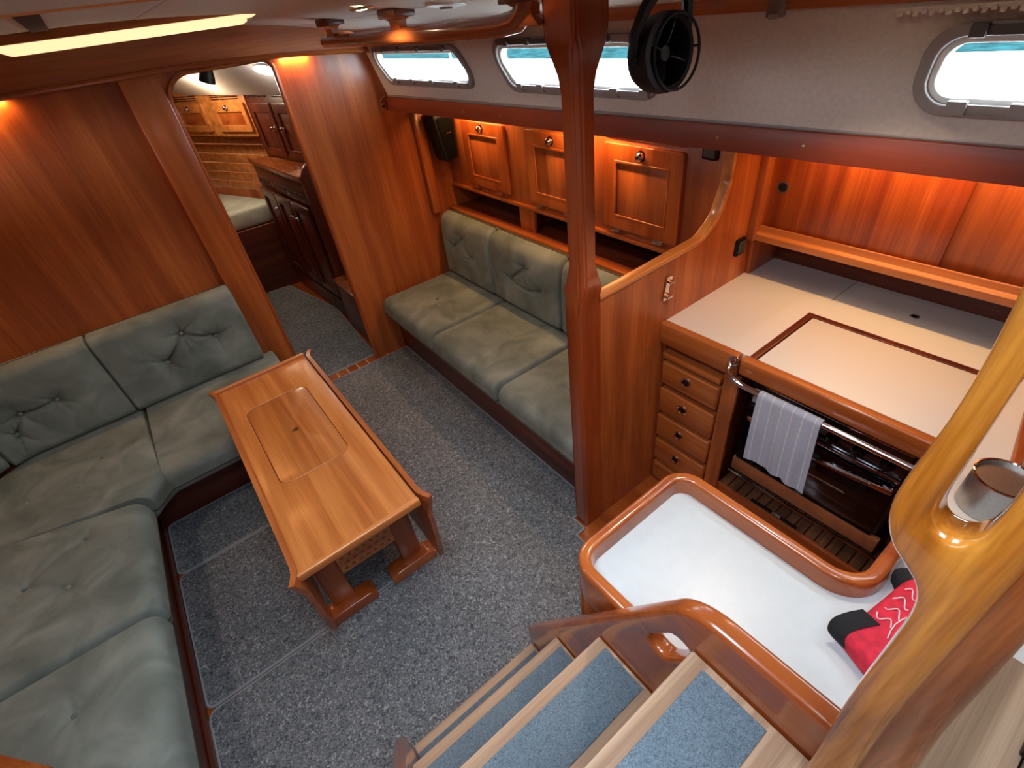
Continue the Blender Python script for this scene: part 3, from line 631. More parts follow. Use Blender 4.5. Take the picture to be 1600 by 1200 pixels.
for (y0, y1) in ((1.192, 1.605), (1.762, 2.162), (2.352, 2.775)):
    z0, z1 = 1.040, 1.408
    dr = link('door', plate([rpoly([(y0, z0), (y1, z0), (y1, z1), (y0, z1)], .014), [(y0+.066, z0+.062), (y1-.066, z0+.062), (y1-.066, z1-.072), (y0+.066, z1-.072)]], .02, .003, 'YZX', 1.659), 'teakZ' if False else 'glossZ', lk)
    link('door_panel', box((1.668, y0+.05, z0+.05), (1.678, y1-.05, z1-.055), .002), 'mahZ', dr)
    bd = plate([rpoly([(y0+.060, z0+.056), (y1-.060, z0+.056), (y1-.060, z1-.066), (y0+.060, z1-.066)], .003), rpoly([(y0+.072, z0+.068), (y1-.072, z0+.068), (y1-.072, z1-.078), (y0+.072, z1-.078)], .002)], .008, .003, 'YZX', 1.6575)
    link('bead', bd, 'glossY', dr)
    knob(dr, (1.659, (y0+y1)/2, z1-.035), (0, math.radians(-90), 0), 1.25)
    for y in (y0+.07, y1-.1): link('hinge', box((1.6565, y, z0-.012), (1.665, y+.05, z0+.002), .001), 'chrome', dr)
    vt = link('vent_strip', plate([rpoly([(y0, 1.425), (y1, 1.425), (y1, 1.462), (y0, 1.462)], .008)], .012, .003, 'YZX', 1.669), 'glossY', lk)
    for a, b in ((.03, .47), (.53, .97)): link('vent_slot', box((1.667, y0+(y1-y0)*a, 1.440), (1.671, y0+(y1-y0)*b, 1.448), .001), 'void', vt)
# corner post where the lockers meet the bulkhead
tag(recenter(link('corner_batten', box((1.475, 2.985, .855), (1.535, 3.02, 1.52), .004), 'glossZ')), 'upright mahogany batten on the bulkhead beside the black speaker', 'batten')
# wall speaker
sp = thing('wall_speaker', 'black wedge shaped loudspeaker on the bulkhead left of the lockers', 'speaker', (1.62, 2.95, 1.18))
link('body', plate([rpoly([(1.525, 1.44), (1.675, 1.45), (1.66, 1.195), (1.575, 1.17)], [.012, .012, .02, .02])], .13, .01, 'XZY', 2.855), 'black', sp)
link('grille', plate([rpoly([(1.545, 1.425), (1.655, 1.43), (1.648, 1.21), (1.585, 1.19)], .01)], .006, .002, 'XZY', 2.850), plain('speaker_cloth', (11, 11, 13), .95, nscale=400, bump=.4, spec=.05), sp)
link('badge', box((1.60, 2.847, 1.335), (1.632, 2.851, 1.341), .001), 'chrome', sp)
link('bracket', box((1.59, 2.98, 1.27), (1.64, 3.02, 1.37), .003), 'black', sp)
# brass door hook on the bulkhead
hk = thing('door_hook', 'small brass door catch on the bulkhead below the deck beam', 'hook', (1.315, 3.015, 1.51))
link('plate', box((1.295, 3.012, 1.505), (1.33, 3.02, 1.545), .002), 'brass', hk)
link('slot', box((1.304, 3.0105, 1.522), (1.322, 3.013, 1.532), .001), 'black', hk)
link('hook_arm', tube([(1.30, 3.012, 1.555), (1.31, 2.995, 1.572), (1.325, 2.998, 1.578), (1.335, 3.012, 1.565)], .004, 8), 'brass', hk)

# ================================================================== POST AND GALLEY PARTITION
po = thing('support_post', 'polished mahogany deck support post from partition to ceiling', 'post', (.955, 1.0, 0))
def octa(hx, hy, ch): return [(-hx+ch, -hy), (hx-ch, -hy), (hx, -hy+ch), (hx, hy-ch), (hx-ch, hy), (-hx+ch, hy), (-hx, hy-ch), (-hx, -hy+ch)]
def loft(secs):
    bm = bmesh.new(); R = [[bm.verts.new(p) for p in s] for s in secs]
    for A, B_ in zip(R, R[1:]):
        n = len(A)
        for j in range(n): bm.faces.new((A[j], A[(j+1) % n], B_[(j+1) % n], B_[j]))
    bm.faces.new(R[0]); bm.faces.new(R[-1]); return bm_mesh(bm)
secs = []
for z, hx, ch, r_ in [(0, .052, .006, 0), (1.12, .052, .006, 0), (1.165, .052, .010, 0), (1.20, .049, .014, .2), (1.25, .040, .019, .6), (1.28, .036, .0195, 1), (1.5, .036, .0195, 1), (1.74, .036, .0195, 1), (1.78, .041, .019, .6), (1.83, .054, .016, .2), (1.86, .056, .008, 0), (1.975, .056, .006, 0)]:
    secs.append([(.957+x, 1.016+y, z) for x, y in octa(hx, min(hx, .034 if z < 1.2 else hx), min(ch, .016))])
me = loft(secs); bm = bmesh.new(); bm.from_mesh(me)
bmesh.ops.bevel(bm, geom=[e for e in bm.edges if abs((e.verts[0].co-e.verts[1].co).normalized().z) > .6], offset=.006, segments=2, affect='EDGES'); bm.to_mesh(me); bm.free()
link('shaft', me, wood('red_varnished_post', (134, 56, 24), (152, 68, 30), (168, 82, 38), 'Z', rough=.2, coat=.8, cross=9, streak=.2), po, smooth=40)
pt = thing('galley_partition', 'mahogany half height partition between right settee and galley', 'partition', (1.35, 1.0, 0))
prof = [(1.0, 0), (2.06, 0), (2.10, 1.56), (1.655, 1.56), (1.655, 1.34), (1.61, 1.22), (1.52, 1.165), (1.0, 1.150)]
pl = rpoly(prof, [0, 0, 0, 0, .10, .12, .10, 0], 8)
link('panel', plate([pl], .03, .002, 'XZY', .985), 'mahZ', pt)
cap = [(1.0, 1.0, 1.152)]+[(x, 1.0, z) for x, z in pl if .99 < x < 1.66 and z > 1.14 and z < 1.55][::-1]+[(1.655, 1.0, 1.545)]
def ribbon(pts, wid, t):
    """flat capping strip swept along an XZ path, width in Y"""
    P = np.array(pts); n = len(P); T = np.gradient(P, axis=0); T /= np.linalg.norm(T, axis=1, keepdims=True)
    Nn = np.stack([-T[:, 2], 0*T[:, 0], T[:, 0]], 1); bm = bmesh.new(); R = []
    for p, q in zip(P, Nn):
        sec = []
        for dy, dz in rpoly([(-wid/2, -t*.4), (wid/2, -t*.4), (wid/2, t*.6), (-wid/2, t*.6)], t*.3, 3): sec.append(bm.verts.new((p[0]+q[0]*dz, p[1]+dy, p[2]+q[2]*dz)))
        R.append(sec)
    for A, B_ in zip(R, R[1:]):
        m = len(A)
        for j in range(m): bm.faces.new((A[j], A[(j+1) % m], B_[(j+1) % m], B_[j]))
    bm.faces.new(R[0]); bm.faces.new(R[-1]); return bm_mesh(bm)
seen = []; 
for p in cap:
    if not seen or np.linalg.norm(np.array(p)-np.array(seen[-1])) > .004: seen.append(p)
link('capping_rail', ribbon(seen, .042, .022), 'teakX', pt, smooth=50)
# things on the partition
bo = thing('bottle_opener', 'chrome bottle opener screwed to the galley partition', 'opener', (1.34, .985, 1.01))
link('plate', plate([rpoly([(1.318, 1.005), (1.352, 1.005), (1.348, 1.05), (1.366, 1.095), (1.334, 1.10), (1.326, 1.05)], .006)], .006, .001, 'XZY', .977), 'chrome', bo)
link('cutter', box((1.322, .958, 1.02), (1.35, .978, 1.03), .003), 'chrome', bo)
link('lip', box((1.335, .962, 1.075), (1.36, .978, 1.081), .002), 'chrome', bo)
so = thing('socket_cover', 'black socket cover on the locker face just left of the curved partition', 'socket', (1.672, 1.09, 1.40), 'black socket covers')
link('cover', plate([rpoly([(1.06, 1.395), (1.125, 1.395), (1.125, 1.462), (1.06, 1.462)], .008)], .012, .003, 'YZX', 1.668), 'black', so)
link('flap', plate([rpoly([(1.07, 1.405), (1.115, 1.405), (1.115, 1.452), (1.07, 1.452)], .005)], .006, .002, 'YZX', 1.663), 'dkgrey', so)
x, z = 1.785, 1.055
so = thing('socket_cover', 'black socket cover low on the partition near the worktop', 'socket', (x, .98, z-.03), 'black socket covers')
link('cover', plate([rpoly([(x-.03, z-.035), (x+.03, z-.035), (x+.03, z+.035), (x-.03, z+.035)], .008)], .012, .003, 'XZY', .973), 'black', so)
link('flap', plate([rpoly([(x-.02, z-.024), (x+.02, z-.024), (x+.02, z+.024), (x-.02, z+.024)], .005)], .006, .002, 'XZY', .968), 'dkgrey', so)

# ================================================================== GALLEY
# drawer unit
du = thing('drawer_unit', 'mahogany drawer stack with push knobs beside the oven', 'drawers', (1.6, .85, 0))
link('body', box((1.372, .675, 0), (1.95, .985, .86), .002), 'darkZ', du)
link('face_frame', plate([[(.655, .0), (.985, .0), (.985, .80), (.655, .80)], [(.712, .02), (.978, .02), (.978, .795), (.712, .795)]], .015, .002, 'YZX', 1.358), 'mahZ', du)
link('bread_board', box((1.342, .716, .742), (1.40, .975, .772), .006), 'drawer', du)
for z0, z1 in ((.613, .722), (.458, .585), (.308, .434), (.152, .284), (.02, .13)):
    dd = link('drawer', box((1.345, .716, z0), (1.38, .975, z1), .008, 3), 'drawer', du)
    kz = z0+(z1-z0)*.58
    link('ring', lathe([(.015, 0), (.023, 0), (.023, .003), (.019, .006), (.015, .003), (.015, 0)], (-1, 0, 0), (1.345, .855, kz), 18), 'chrome', dd)
    link('knob', lathe([(0, .006), (.010, .005), (.0145, .002), (.0145, -.002)], (-1, 0, 0), (1.345, .855, kz), 16), 'black', dd)
# worktop
wt = thing('galley_worktop', 'cream laminate galley worktop with mahogany front edge', 'worktop', (1.6, .5, .85))
CT = .905
link('slab', plate([[(1.13, -.6), (2.1, -.6), (2.1, .985), (1.36, .985), (1.36, .632), (1.732, .632), (1.732, .06), (1.33, .06), (1.33, .046), (1.13, .046)]], .03, 0, 'XYZ', CT-.03), 'white', wt)
link('front_edge', box((1.33, .662, .815), (1.362, .99, CT+.004), .008, 3), 'drawer', wt)
link('lid_rim', plate([[(1.362, .640), (1.732+.008, .640), (1.732+.008, .062), (1.716, .062), (1.716, .617), (1.362, .617)]], .022, .003, 'XYZ', CT-.020), 'darkX', wt)
link('seam', boxes([((1.868, .622, CT-.0005), (2.09, .624, CT+.0006))], 0), 'dkgrey', wt)
link('finger_ring', lathe([(.010, 0), (.014, 0), (.014, .002), (.010, .002), (.009, -.002)], (0, 0, 1), (1.935, .375, CT), 18), 'steel', wt)
link('finger_hole', lathe([(0, .0008), (.0095, .0008)], (0, 0, 1), (1.935, .375, CT), 16), 'black', wt)
ld = thing('stove_lid', 'cream laminate stove cover with mahogany front rail', 'cover', (1.53, .35, .87))
link('panel', box((1.362, .064, CT-.022), (1.712, .612, CT+.001), .003), 'white', ld)
link('front_rail', box((1.325, .064, .842), (1.362, .652, CT+.004), .009, 3), 'drawer', ld)
# gimballed oven
ov = thing('oven', 'black glass gimballed oven with chrome handle under the stove cover', 'oven', (1.65, .4, .2))
link('carcass', box((1.47, .12, .26), (1.95, .655, .80), .006), 'dksteel', ov)
link('steel_band', box((1.398, .06, .800), (1.42, .655, .842), .002), 'dksteel', ov)
link('band_trim', box((1.394, .06, .798), (1.40, .655, .804), .001), 'chrome', ov)
cpn = link('control_panel', box((1.452, .13, .625), (1.475, .645, .735), .004), plain('smoked_steel_panel', (92, 90, 90), .16, .9, noise=.05), ov)
link('panel_trim', box((1.446, .13, .613), (1.456, .645, .625), .001), 'chrome', cpn)
link('panel_trim', box((1.449, .13, .735), (1.456, .645, .741), .001), 'chrome', cpn)
link('badge', box((1.4495, .565, .650), (1.4525, .635, .715), .002), 'whitep', cpn)
for i in range(5): link('badge_mark', box((1.4485, .582+.008*(i % 3)+.004*i, .668+.008*(i % 4)), (1.4497, .588+.008*(i % 3)+.004*i, .676+.008*(i % 4)), 0), 'black', cpn, smooth=0)
for y in (.345, .262, .18):
    kb = link('dial', lathe([(0, .028), (.014, .027), (.018, .022), (.021, .004), (.021, 0)], (-1, 0, 0), (1.452, y, .672), 18), 'blackgl', cpn)
    link('dial_grip', box((1.418, y-.004, .655), (1.43, y+.004, .689), .002), 'black', kb)
od = link('oven_door', box((1.450, .13, .335), (1.472, .645, .612), .005), 'blackgl', ov)
link('inner_glass', box((1.4485, .20, .40), (1.4505, .575, .54), .001), plain('smoked_glass', (18, 17, 17), .05, coat=.6), od)
link('pane_trim', box((1.4475, .25, .46), (1.449, .40, .466), 0), 'steel', od, smooth=0)
hp = [(1.452, .63, .585), (1.43, .62, .59)]+[(1.43-.022*math.sin(math.pi*t), .61-.46*t, .588-.0*t) for t in np.linspace(.05, .95, 14)]+[(1.43, .14, .588), (1.452, .135, .585)]
link('door_handle', tube(hp, .013, 10), 'chrome', od)
link('kick_band', box((1.452, .10, .262), (1.475, .655, .330), .003), 'copper', ov)
link('lower_rail', tube([(1.445, .66, .248), (1.445, .08, .248)], .006, 8), 'chrome', ov)
# niche under the oven: slatted shelf
ns = thing('oven_niche_shelf', 'brown slatted shelf under the oven', 'shelf', (1.6, .4, .18))
link('front_lip', box((1.375, .05, .150), (1.392, .675, .216), .003), 'mahY', ns)
for i in range(15):
    y = .06+i*.0405; link('slat', box((1.392, y, .185), (1.93, y+.037, .203), .002, 1), 'niche', ns)
link('catch', box((1.400, .33, .204), (1.415, .52, .208), .001), 'black', ns)
link('catch_plate', box((1.398, .395, .208), (1.417, .43, .211), .001), 'steel', ns)
# grab rail and towel
gr = thing('grab_rail', 'chrome grab rail across the front of the oven', 'rail', (1.30, .4, .82))
gp = [(1.33, .672, .884), (1.312, .676, .884), (1.299, .670, .872), (1.295, .660, .850), (1.297, .640, .834), (1.298, .60, .829), (1.298, .12, .829), (1.298, .085, .829)]
link('bar', tube(gp, .0105, 12), 'chrome', gr)
link('mount', lathe([(0, .004), (.018, .004), (.020, 0), (.020, -.003)], (-1, 0, 0), (1.33, .674, .884), 16), 'chrome', gr)
link('mount', box((1.288, .075, .817), (1.326, .09, .848), .004), 'chrome', gr)
# towel draped over the rail
def towel_mesh():
    n, m = 34, 60; P = np.zeros((n, m, 3)); R = .0155
    for i in range(n):
        u = i/(n-1)
        Lf = .265+.02*u; Lb = .16; tot = Lf+math.pi*R+Lb
        for j in range(m):
            s = j/(m-1)*tot
            if s < Lf: d = Lf-s; x = 1.298-R; z = .829-d
            elif s < Lf+math.pi*R: a = (s-Lf)/R; x = 1.298-R*math.cos(a); z = .829+R*math.sin(a); d = 0
            else: d = s-Lf-math.pi*R; x = 1.298+R; z = .829-d
            fr = s < Lf
            wv = .010*math.sin(u*9+.6)*min(1, d/.12)+.006*math.sin(u*17+2)*min(1, d/.2)
            y = .548-.200*u-(.020*(d/.27) if fr else -.03*(d/.16)*u+.0)+.01*(d/.27)*(.5-u)
            if fr: x -= abs(wv)*.9+.012*(d/.27); 
            else: x += abs(wv)*.5
            P[i, j] = (x, y, z+(.01*math.sin(u*3)*(d/.27) if fr else 0))
    return solid(grid_mesh(P), .0025)
tw = link('tea_towel', towel_mesh(), 'towel', smooth=60)
tag(recenter(tw), 'blue grey striped tea towel hanging over the oven grab rail', 'towel')
# upper galley locker with sliding doors
uc = thing('galley_locker', 'mahogany galley locker with sliding panels and finger hole behind the worktop', 'cabinet', (1.9, .4, 1.06))
link('sliding_door', box((1.875, .365, 1.10), (1.885, .965, 1.54), .001), wood('sapele_panel', (136, 54, 20), (168, 78, 28), (190, 98, 38), 'Z', cross=20, streak=.45), uc)
link('sliding_door', box((1.886, -.6, 1.10), (1.896, .39, 1.54), .001), 'mahZ', uc)
link('finger_ring', lathe([(.016, 0), (.021, 0), (.021, .003), (.016, .003)], (-1, 0, 0), (1.875, .905, 1.275), 20), 'dkgrey', uc)
link('finger_hole', lathe([(0, .0015), (.0165, .0015)], (-1, 0, 0), (1.875, .905, 1.275), 18), 'black', uc)
link('shelf_board', box((1.86, -.6, 1.070), (2.08, .985, 1.088), .002), 'darkY', uc)
link('fiddle_rail', plate([rpoly([(1.845, 1.066), (1.872, 1.066), (1.872, 1.122), (1.862, 1.126), (1.858, 1.100), (1.845, 1.092)], .004)], 1.58, 0, 'XZY', -.6), 'teakY', uc)
link('stile', box((1.83, .955, 1.066), (1.90, .985, 1.54), .003), 'mahZ', uc)
link('bracket', hexa([(1.87, .965, .905), (2.08, .965, .905), (2.08, .985, .905), (1.87, .985, .905), (1.86, .965, 1.07), (2.08, .965, 1.07), (2.08, .985, 1.07), (1.86, .985, 1.07)], .002), 'mahZ', uc)
link('back_panel', box((2.07, -.6, .86), (2.085, .985, 1.08), .001), 'darkY', uc)

# ---- peninsula with the wash-up counter
IZ = .885
isl = thing('galley_peninsula', 'white topped galley peninsula with rounded mahogany fiddle rim', 'counter', (.6, .2, 0))
oloop = [(.388, .488), (.388, -.75), (1.128, -.75), (1.128, .045), (.792, .045), (.792, .488)]
def fat(loop, d):
    """inset of the L outline"""
    return [(.388+d, .488-d), (.388+d, -.75+d), (1.128-d*.1, -.75+d), (1.128-d*.1, .045-d), (.792-d, .045-d), (.792-d, .488-d)]
link('top', plate([rpoly(fat(oloop, .012), [.045, 0, 0, 0, .06, .045], 6)], .025, 0, 'XYZ', IZ-.025), plain('pale_blue_white_laminate', (192, 201, 206), .35, noise=.01), isl)
rim_path = rpoly([(.40, -.05), (.40, .475), (.780, .475), (.780, .033), (1.126, .033)], [0, .055, .055, .07, 0], 10)
def rim(path, prof):
    P = np.array(path); T = np.gradient(P, axis=0); T /= np.linalg.norm(T, axis=1, keepdims=True); Nn = np.stack([-T[:, 1], T[:, 0]], 1)
    bm = bmesh.new(); R = [[bm.verts.new((p[0]+q[0]*a, p[1]+q[1]*a, z)) for a, z in prof] for p, q in zip(P, Nn)]
    for A, B_ in zip(R, R[1:]):
        m = len(A)
        for j in range(m): bm.faces.new((A[j], A[(j+1) % m], B_[(j+1) % m], B_[j]))
    bm.faces.new(R[0]); bm.faces.new(R[-1]); return bm_mesh(bm)
rp = [p for i, p in enumerate(rim_path) if i == 0 or np.hypot(p[0]-rim_path[i-1][0], p[1]-rim_path[i-1][1]) > 1e-4]
dense = []
for p, q in zip(rp, rp[1:]):
    k = max(1, int(np.hypot(q[0]-p[0], q[1]-p[1])/.02)); dense += [(p[0]+(q[0]-p[0])*i/k, p[1]+(q[1]-p[1])*i/k) for i in range(k)]
dense.append(rp[-1])
prof = rpoly([(.012, .80), (.016, .932), (-.014, .932), (-.020, .884), (-.006, .80)], [.004, .012, .012, .008, .004], 5)
link('fiddle_rim', rim(dense, prof), 'glossY', isl, smooth=50)
link('side_panel', boxes([((.40, -.7, 0), (.415, .46, .86)), ((.40, .45, 0), (.78, .465, .86)), ((.765, .03, 0), (.78, .46, .86)), ((.78, .015, 0), (1.36, .03, .86))], .002), 'mahZ', isl)
# things on the counter
cu_ = thing('steel_canister', 'stainless steel canister standing on the aft counter behind the rail', 'canister', (1.20, -.045, CT))
link('body', lathe([(0, 0), (.053, 0), (.056, .004), (.056, .10), (.053, .10), (.053, .092), (0, .092)], (0, 0, 1), (1.20, -.045, CT), 28), 'steel', cu_)
link('rolled_rim', tube([(1.20+.056*math.cos(t), -.045+.056*math.sin(t), CT+.10) for t in np.linspace(0, 6.283, 29)[:-1]], .003, 6, True), 'chrome', cu_)
# red pouch with black webbing loops
def pouch_warp(P):
    q = np.array([(.935, -.11), (.615, -.10), (.668, .022), (.93, -.018)]); u = (P[:, 0]/.14+1)/2; v = (P[:, 1]/.10+1)/2
    xy = ((1-u)*(1-v))[:, None]*q[0]+(u*(1-v))[:, None]*q[1]+(u*v)[:, None]*q[2]+((1-u)*v)[:, None]*q[3]
    return np.column_stack([xy, IZ+.025+P[:, 2]])
rpch = thing('red_pouch', 'red cloth pouch with black webbing loops lying on the white counter', 'pouch', (.78, -.1, IZ))
link('cloth', cushion_mesh(.14, .10, .025, .02, .012, [], [], 0, 0, pouch_warp), 'red', rpch, smooth=60)
def top_at(x, y): return IZ+.062+.0*x
pp = pouch_warp(np.array([[.11, .098, .0], [.11, .108, .018], [.11, .085, .036], [.11, .05, .041]]))
def chaikin(pts, closed=True, n=2):
    P = np.array(pts, float)
    for _ in range(n):
        Q = np.roll(P, -1, 0) if closed else P[1:]; A = P if closed else P[:-1]
        N = np.stack([.75*A+.25*Q, .25*A+.75*Q], 1).reshape(-1, P.shape[1])
        P = N if closed else np.vstack([P[:1], N, P[-1:]])
    return P
def strap(pts, w):
    P = chaikin(pts, False, 3); d = P[-1]-P[0]; side = np.cross(d, (0, 0, 1)); side /= np.linalg.norm(side)
    return solid(grid_mesh(np.stack([P-side*w/2, P+side*w/2], 1)), .003)
link('webbing_loop', strap([(.668, .012, IZ+.012), (.664, .026, IZ+.028), (.676, .030, IZ+.046), (.700, .018, IZ+.056), (.728, .0, IZ+.058)], .034), 'blackcl', rpch)
link('webbing_loop', strap([(.86, -.002, IZ+.012), (.868, .004, IZ+.035), (.875, -.006, IZ+.05), (.885, -.03, IZ+.056)], .03), 'blackcl', rpch)
for k in range(5):
    zz = [pouch_warp(np.array([[.055-.030*k+.010*math.sin(t*2.1+k), .078-.016*t-.004*(k % 2), .0375]]))[0] for t in np.linspace(0, 3.2, 9)]
    link('embroidery', tube([tuple(p) for p in zz], .0012, 5), 'thread', rpch)
zz = [pouch_warp(np.array([[.08-.19*t, .015+.01*math.sin(9*t), .0375]]))[0] for t in np.linspace(0, 1, 12)]
link('embroidery', tube([tuple(p) for p in zz], .0012, 5), 'thread', rpch)
# rolled dish cloth and wooden tray further back
dc = link('dish_cloth', tube([(1.15, -.13, CT+.026), (1.19, -.13, CT+.027), (1.25, -.14, CT+.026), (1.31, -.145, CT+.024)], [.02, .026, .026, .018], 14), None, smooth=60)
m_, N_, L_, B_ = newmat('red_white_check'); ck = N_.new('ShaderNodeTexChecker'); ck.inputs['Scale'].default_value = 110; ck.inputs[1].default_value = lin((206, 60, 92)); ck.inputs[2].default_value = lin((228, 214, 214))
tc_ = N_.new('ShaderNodeTexCoord'); L_.new(tc_.outputs['Object'], ck.inputs[0]); L_.new(ck.outputs[0], B_.inputs['Base Color']); B_.inputs['Roughness'].default_value = .9
dc.data.materials.append(m_); tag(recenter(dc), 'rolled red and white checked dish cloth beside the steel canister', 'cloth')
tr = thing('wooden_tray', 'wood framed tray at the right edge behind the rail', 'tray', (1.5, -.2, CT))
q0, q1 = [(1.33, -.045), (1.76, .018), (1.76, -.34), (1.33, -.34)], [(1.352, -.062), (1.742, -.004), (1.742, -.32), (1.352, -.32)]
link('frame', plate([q0, q1], .02, .004, 'XYZ', CT+.0005), 'mahX', tr); link('base', plate([q1], .006, 0, 'XYZ', CT+.0005), 'white', tr)

# ================================================================== COMPANIONWAY STEPS
st = thing('companionway_steps', 'mahogany companionway steps with blue nonskid treads', 'stairs', (.11, .3, 0))
for nose, z, back, pb in ((.655, .252, .17, .13), (.502, .567, .19, .13), (.338, .857, .20, .128), (.142, 1.154, .26, .125)):
    tr_ = link('tread', box((-.118, nose-back, z-.028), (.338, nose, z), .005), 'bare', st)
    link('nonskid_pad', box((-.116, nose-pb, z), (.330 if z < 1.1 else .325, nose-.027, z+.0025), .001), 'pad', tr_)
cp = [(.67, .0115), (.67, .325), (.165, 1.245), (-.075, 1.255), (-.10, .9), (-.19, .0115)]
cl = rpoly(cp, [.01, .03, .10, .03, .05, 0], 9)
dirv = np.array([-.484, .875]); c0 = np.array([.180, 1.083]); nv = np.array([dirv[1], -dirv[0]])
hole = []
for s_ in (1, -1):
    for t in np.linspace(-math.pi/2, math.pi/2, 9):
        v = c0+s_*dirv*.034+s_*(dirv*math.cos(t)+nv*math.sin(t)*1)*.022; hole.append((float(v[0]), float(v[1])))
link('cheek', plate([cl, hole], .034, .010, 'YZX', .340, 3), 'glossY', st, smooth=50)
link('cheek', plate([cl, hole], .034, .010, 'YZX', -.154, 3), 'glossY', st, smooth=50)
pf = thing('companionway_sill', 'weathered teak sill board at the head of the steps', 'sill', (.2, -.4, 1.1))
for i in range(6): link('plank', box((-.30, -.64+i*.09, 1.118), (.665, -.553+i*.09, 1.148), .003), 'weather', pf)
link('support', boxes([((-.30, -.6, 0), (-.27, -.2, 1.118)), ((.635, -.6, .9), (.665, -.2, 1.118))], .002), 'mahZ', pf)
tag(recenter(link('deck_fitting', boxes([((.535, -.215, 1.148), (.60, -.185, 1.168)), ((.548, -.21, 1.168), (.587, -.19, 1.176))], .003, 2), 'black')), 'black fitting on the weathered teak sill at bottom right', 'fitting')
# varnished grab post with a hand slot, beside the steps
g_out = [(.030, 1.90), (.0275, 1.816), (.024, 1.769), (.024, 1.717), (.028, 1.665), (.0275, 1.632), (.018, 1.606), (.003, 1.592), (-.009, 1.579), (-.016, 1.557), (-.018, 1.515), (-.020, 1.397), (-.027, 1.285), (-.033, 1.17), (-.035, 1.150),
         (-.078, 1.150), (-.064, 1.26), (-.056, 1.357), (-.052, 1.43), (-.049, 1.51), (-.046, 1.59), (-.043, 1.70), (-.040, 1.80), (-.038, 1.90)]
m_out = [(-.070, 1.150), (-.056, 1.26), (-.048, 1.357), (-.044, 1.43), (-.041, 1.51), (-.039, 1.59), (-.036, 1.70), (-.034, 1.80), (-.032, 1.90), (-.05, 1.90), (-.056, 1.80), (-.062, 1.70), (-.069, 1.59), (-.075, 1.51), (-.080, 1.43), (-.088, 1.357), (-.102, 1.26), (-.127, 1.150)]
g_hole = [(.008, 1.85), (.0075, 1.768), (.006, 1.691), (.006, 1.656), (.002, 1.642), (-.006, 1.637), (-.015, 1.641), (-.021, 1.656), (-.0205, 1.70), (-.019, 1.78), (-.016, 1.85)]
gpst = thing('grab_post', 'thick golden varnished grab post with a hand slot in the right foreground', 'handrail', (.327, -.07, 1.15))
link('slotted_plank', plate([[tuple(p) for p in chaikin(g_out)], [tuple(p) for p in chaikin(g_hole)]], .030, .0075, 'YZX', .312, 3), 'golden', gpst, smooth=60)
link('shaded_edge', plate([[tuple(p) for p in chaikin(m_out)]], .022, .009, 'YZX', .319, 3), 'golden_shaded', gpst, smooth=60)  # darker strip painted in for the shaded face angled aft

# ================================================================== CEILING FITTINGS
# tube light
tl = thing('tube_light', 'long warm fluorescent tube light across the ceiling', 'lamp', (.2, 2.2, 2.0))
link('housing', box((-.18, 2.15, 1.998), (.60, 2.26, 2.022), .004), 'mahX', tl)
link('diffuser', hexa([(-.12, 2.165, 1.972), (.52, 2.165, 1.972), (.52, 2.245, 1.972), (-.12, 2.245, 1.972), (-.17, 2.155, 1.999), (.585, 2.155, 1.999), (.585, 2.255, 1.999), (-.17, 2.255, 1.999)], .003), 'tube', tl)
link('switch', box((.535, 2.16, 1.978), (.555, 2.18, 1.992), .002), 'whitep', tl)
# halogen downlights (the first is in the picture, the others unseen, the settee one added to brighten the port side)
def downlight(x, y, label, power, group='halogen ceiling downlights', soft=.03, cone=140):
    z = float(camber(x))
    t = thing('ceiling_downlight', label, 'lamp', (x, y, z), group)
    link('bezel', lathe([(.022, -.004), (.034, -.004), (.038, 0), (.038, .004), (.022, .004)], (0, 0, 1), (x, y, z-.004), 24), 'brass', t)
    link('lens', lathe([(0, -.006), (.014, -.005), (.022, -.002), (.022, .002)], (0, 0, 1), (x, y, z-.004), 20), 'spot', t)
    l = bpy.data.lights.new('lamp', 'SPOT'); l.energy = power; l.color = (1, .80, .63); l.spot_size = math.radians(cone); l.spot_blend = .4; l.shadow_soft_size = soft
    o = bpy.data.objects.new('downlight_lamp', l); COL.objects.link(o); o.parent = t; o.location = (0, 0, -.03)
    return t
downlight(.77, 1.75, 'lit halogen downlight in the ceiling left of the handrail', 10)
downlight(1.03, .42, 'unseen halogen downlight in the ceiling above the galley', 14, cone=102)
downlight(1.0, -.15, 'unseen halogen downlight in the ceiling at the aft end of the galley', 2.5, cone=100)
downlight(-.8, 1.6, 'added unseen downlight in the ceiling above the corner settee', 9)
# round white ceiling vent
cv = thing('ceiling_vent', 'round white ceiling ventilator beside the handrail', 'vent', (.93, 1.52, 1.945))
link('dish', lathe([(0, -.006), (.03, -.008), (.058, -.004), (.062, .004), (.062, .008)], (0.1, 0, 1), (.93, 1.52, 1.946), 28), 'whitep', cv)
link('hub', lathe([(0, -.014), (.02, -.012), (.024, -.006)], (0.1, 0, 1), (.93, 1.52, 1.946), 20), 'grey', cv)
